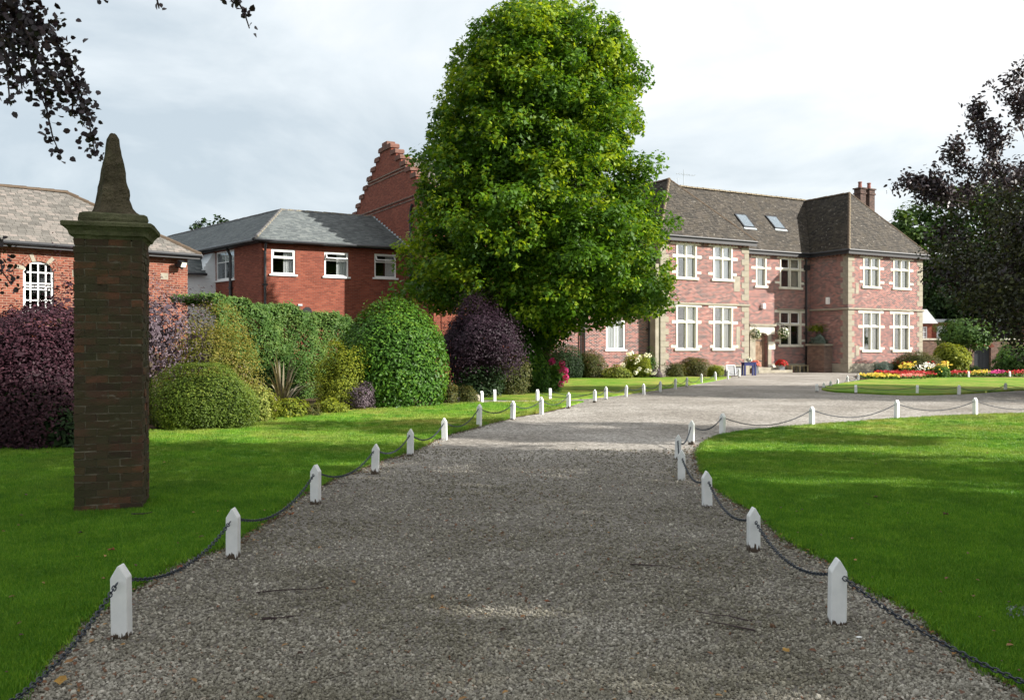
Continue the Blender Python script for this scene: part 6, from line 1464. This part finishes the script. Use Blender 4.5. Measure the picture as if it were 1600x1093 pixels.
P = np.array(P); n = len(P); LMf = foliage('litter', (0.05, 0.03, 0.02), (0.16, 0.07, 0.035), (0.34, 0.20, 0.07), 0.1)
o = link('leaf_litter', leaf_mesh('leaf_litter', P, unit(n)*.35+np.array([0, 0, 1]), .018+.034*RNG.random(n)**2, LMf, RNG.random(n), 'oval', .6)); tag(o, 'small dead leaves strewn over the drive and its edges', 'leaves', kind='stuff')
def twig_(px, py, L_, a, label, z=0.015, r=0.006):
    x, y = G(px, py); q = [Vector((0, 0, 0))]; d = Vector((math.cos(a), math.sin(a), 0))
    for s in range(5): d = (d+Vector((random.uniform(-.3, .3), random.uniform(-.3, .3), 0))).normalized(); q.append(q[-1]+d*L_/5+Vector((0, 0, random.uniform(-.004, .008))))
    mb = MB().tube(q, [r*(1-.13*i) for i in range(6)], 5); mb.tube([q[2], q[2]+Vector((d.y, -d.x, .02))*L_*.25], [r*.6, r*.3], 4)
    o = mb.build('twig', M['bark_grey'], None, loc=(x, y, z)); tag(o, label, 'twig')
for a in ((205, 815, .2, .1, 'dark twig on the lawn just below the brick pier', LAWN_Z+.03, .009), (985, 885, .45, 0.05, 'thin twig lying across the middle of the drive', .02, .005), (1180, 990, .3, 2.6, 'short dark twig on the right side of the near drive', .02, .006), (400, 930, .6, .2, 'long thin twig on the gravel near the second left post', .02, .005), (410, 972, .2, .5, 'curled dark twig on the left side of the near drive', .02, .010), (1175, 975, .35, 2.8, 'twig pointing toward the nearest right post', .02, .005), (500, 760, .35, .3, 'fine twig at the lawn edge beyond the third left post', .02, .005)): twig_(a[0], a[1], a[2], a[3], a[4], a[5], a[6])
def big_leaf(px, py, s, mat, label, z=0.03):
    x, y = G(px, py); V = []; n = 9
    for i in range(n):
        t = 2*math.pi*i/n; rr = s*(1 if i % 2 else .6); V.append((math.cos(t)*rr, math.sin(t)*rr*.8, random.uniform(0, s*.5)))
    mb = MB(); c = (0, 0, .004)
    for i in range(n): mb.poly([c, V[i], V[(i+1) % n]])
    o = mb.build('fallen_leaf', mat, None, loc=(x, y, z), rot=(0, 0, random.uniform(0, 6))); tag(o, label, 'leaf')
for a in ((172, 873, .045, 0, 'curled brown leaf on the lawn left of the second left post', .07), (125, 845, .035, 3, 'dark leaf scrap on the lawn below the pier', .07), (1370, 787, .04, 1, 'brown leaf on the right lawn beyond the second right post', .07), (1478, 815, .04, 1, 'brown leaf far out on the right lawn', .07), (1540, 1053, .04, 0, 'reddish leaf at the gravel edge near the bottom right', .03), (1527, 1047, .04, 2, 'yellow leaf at the gravel edge near the bottom right', .03),
          (787, 992, .03, 3, 'dark leaf in the middle of the near drive', .03), (855, 948, .03, 0, 'reddish leaf on the middle of the drive', .03), (1228, 1025, .03, 2, 'ochre leaf on the gravel left of the nearest right post', .03), (470, 1030, .03, 3, 'dark leaf scrap on the left of the near drive', .03), (283, 893, .035, 0, 'reddish leaf at the edge by the nearest left post', .03), (95, 1075, .05, 2, 'yellow leaf in the bottom left corner', .03), (455, 808, .04, 0, 'red leaf at the lawn edge near the second left post', .03)):
    big_leaf(a[0], a[1], a[2], LM[a[3]], a[4], a[5])
x, y = G(1343, 1001); o = MB().ball((0, 0, .004), .018, .011, .005, 8, 4, .1).build('white_pebble', M['white_paint'], None, loc=(x, y, .018)); tag(o, 'small white pebble on the gravel by the nearest right post', 'pebble')
x, y = G(1590, 980); bush('clover_patch', 'small patch of pale leaves in the lawn near the right edge', 'plant', (x, y), .07, .05, .03, FM['blue'], leaf=.02, n=60, amp=.2, stems=0, ground=LAWN_Z)
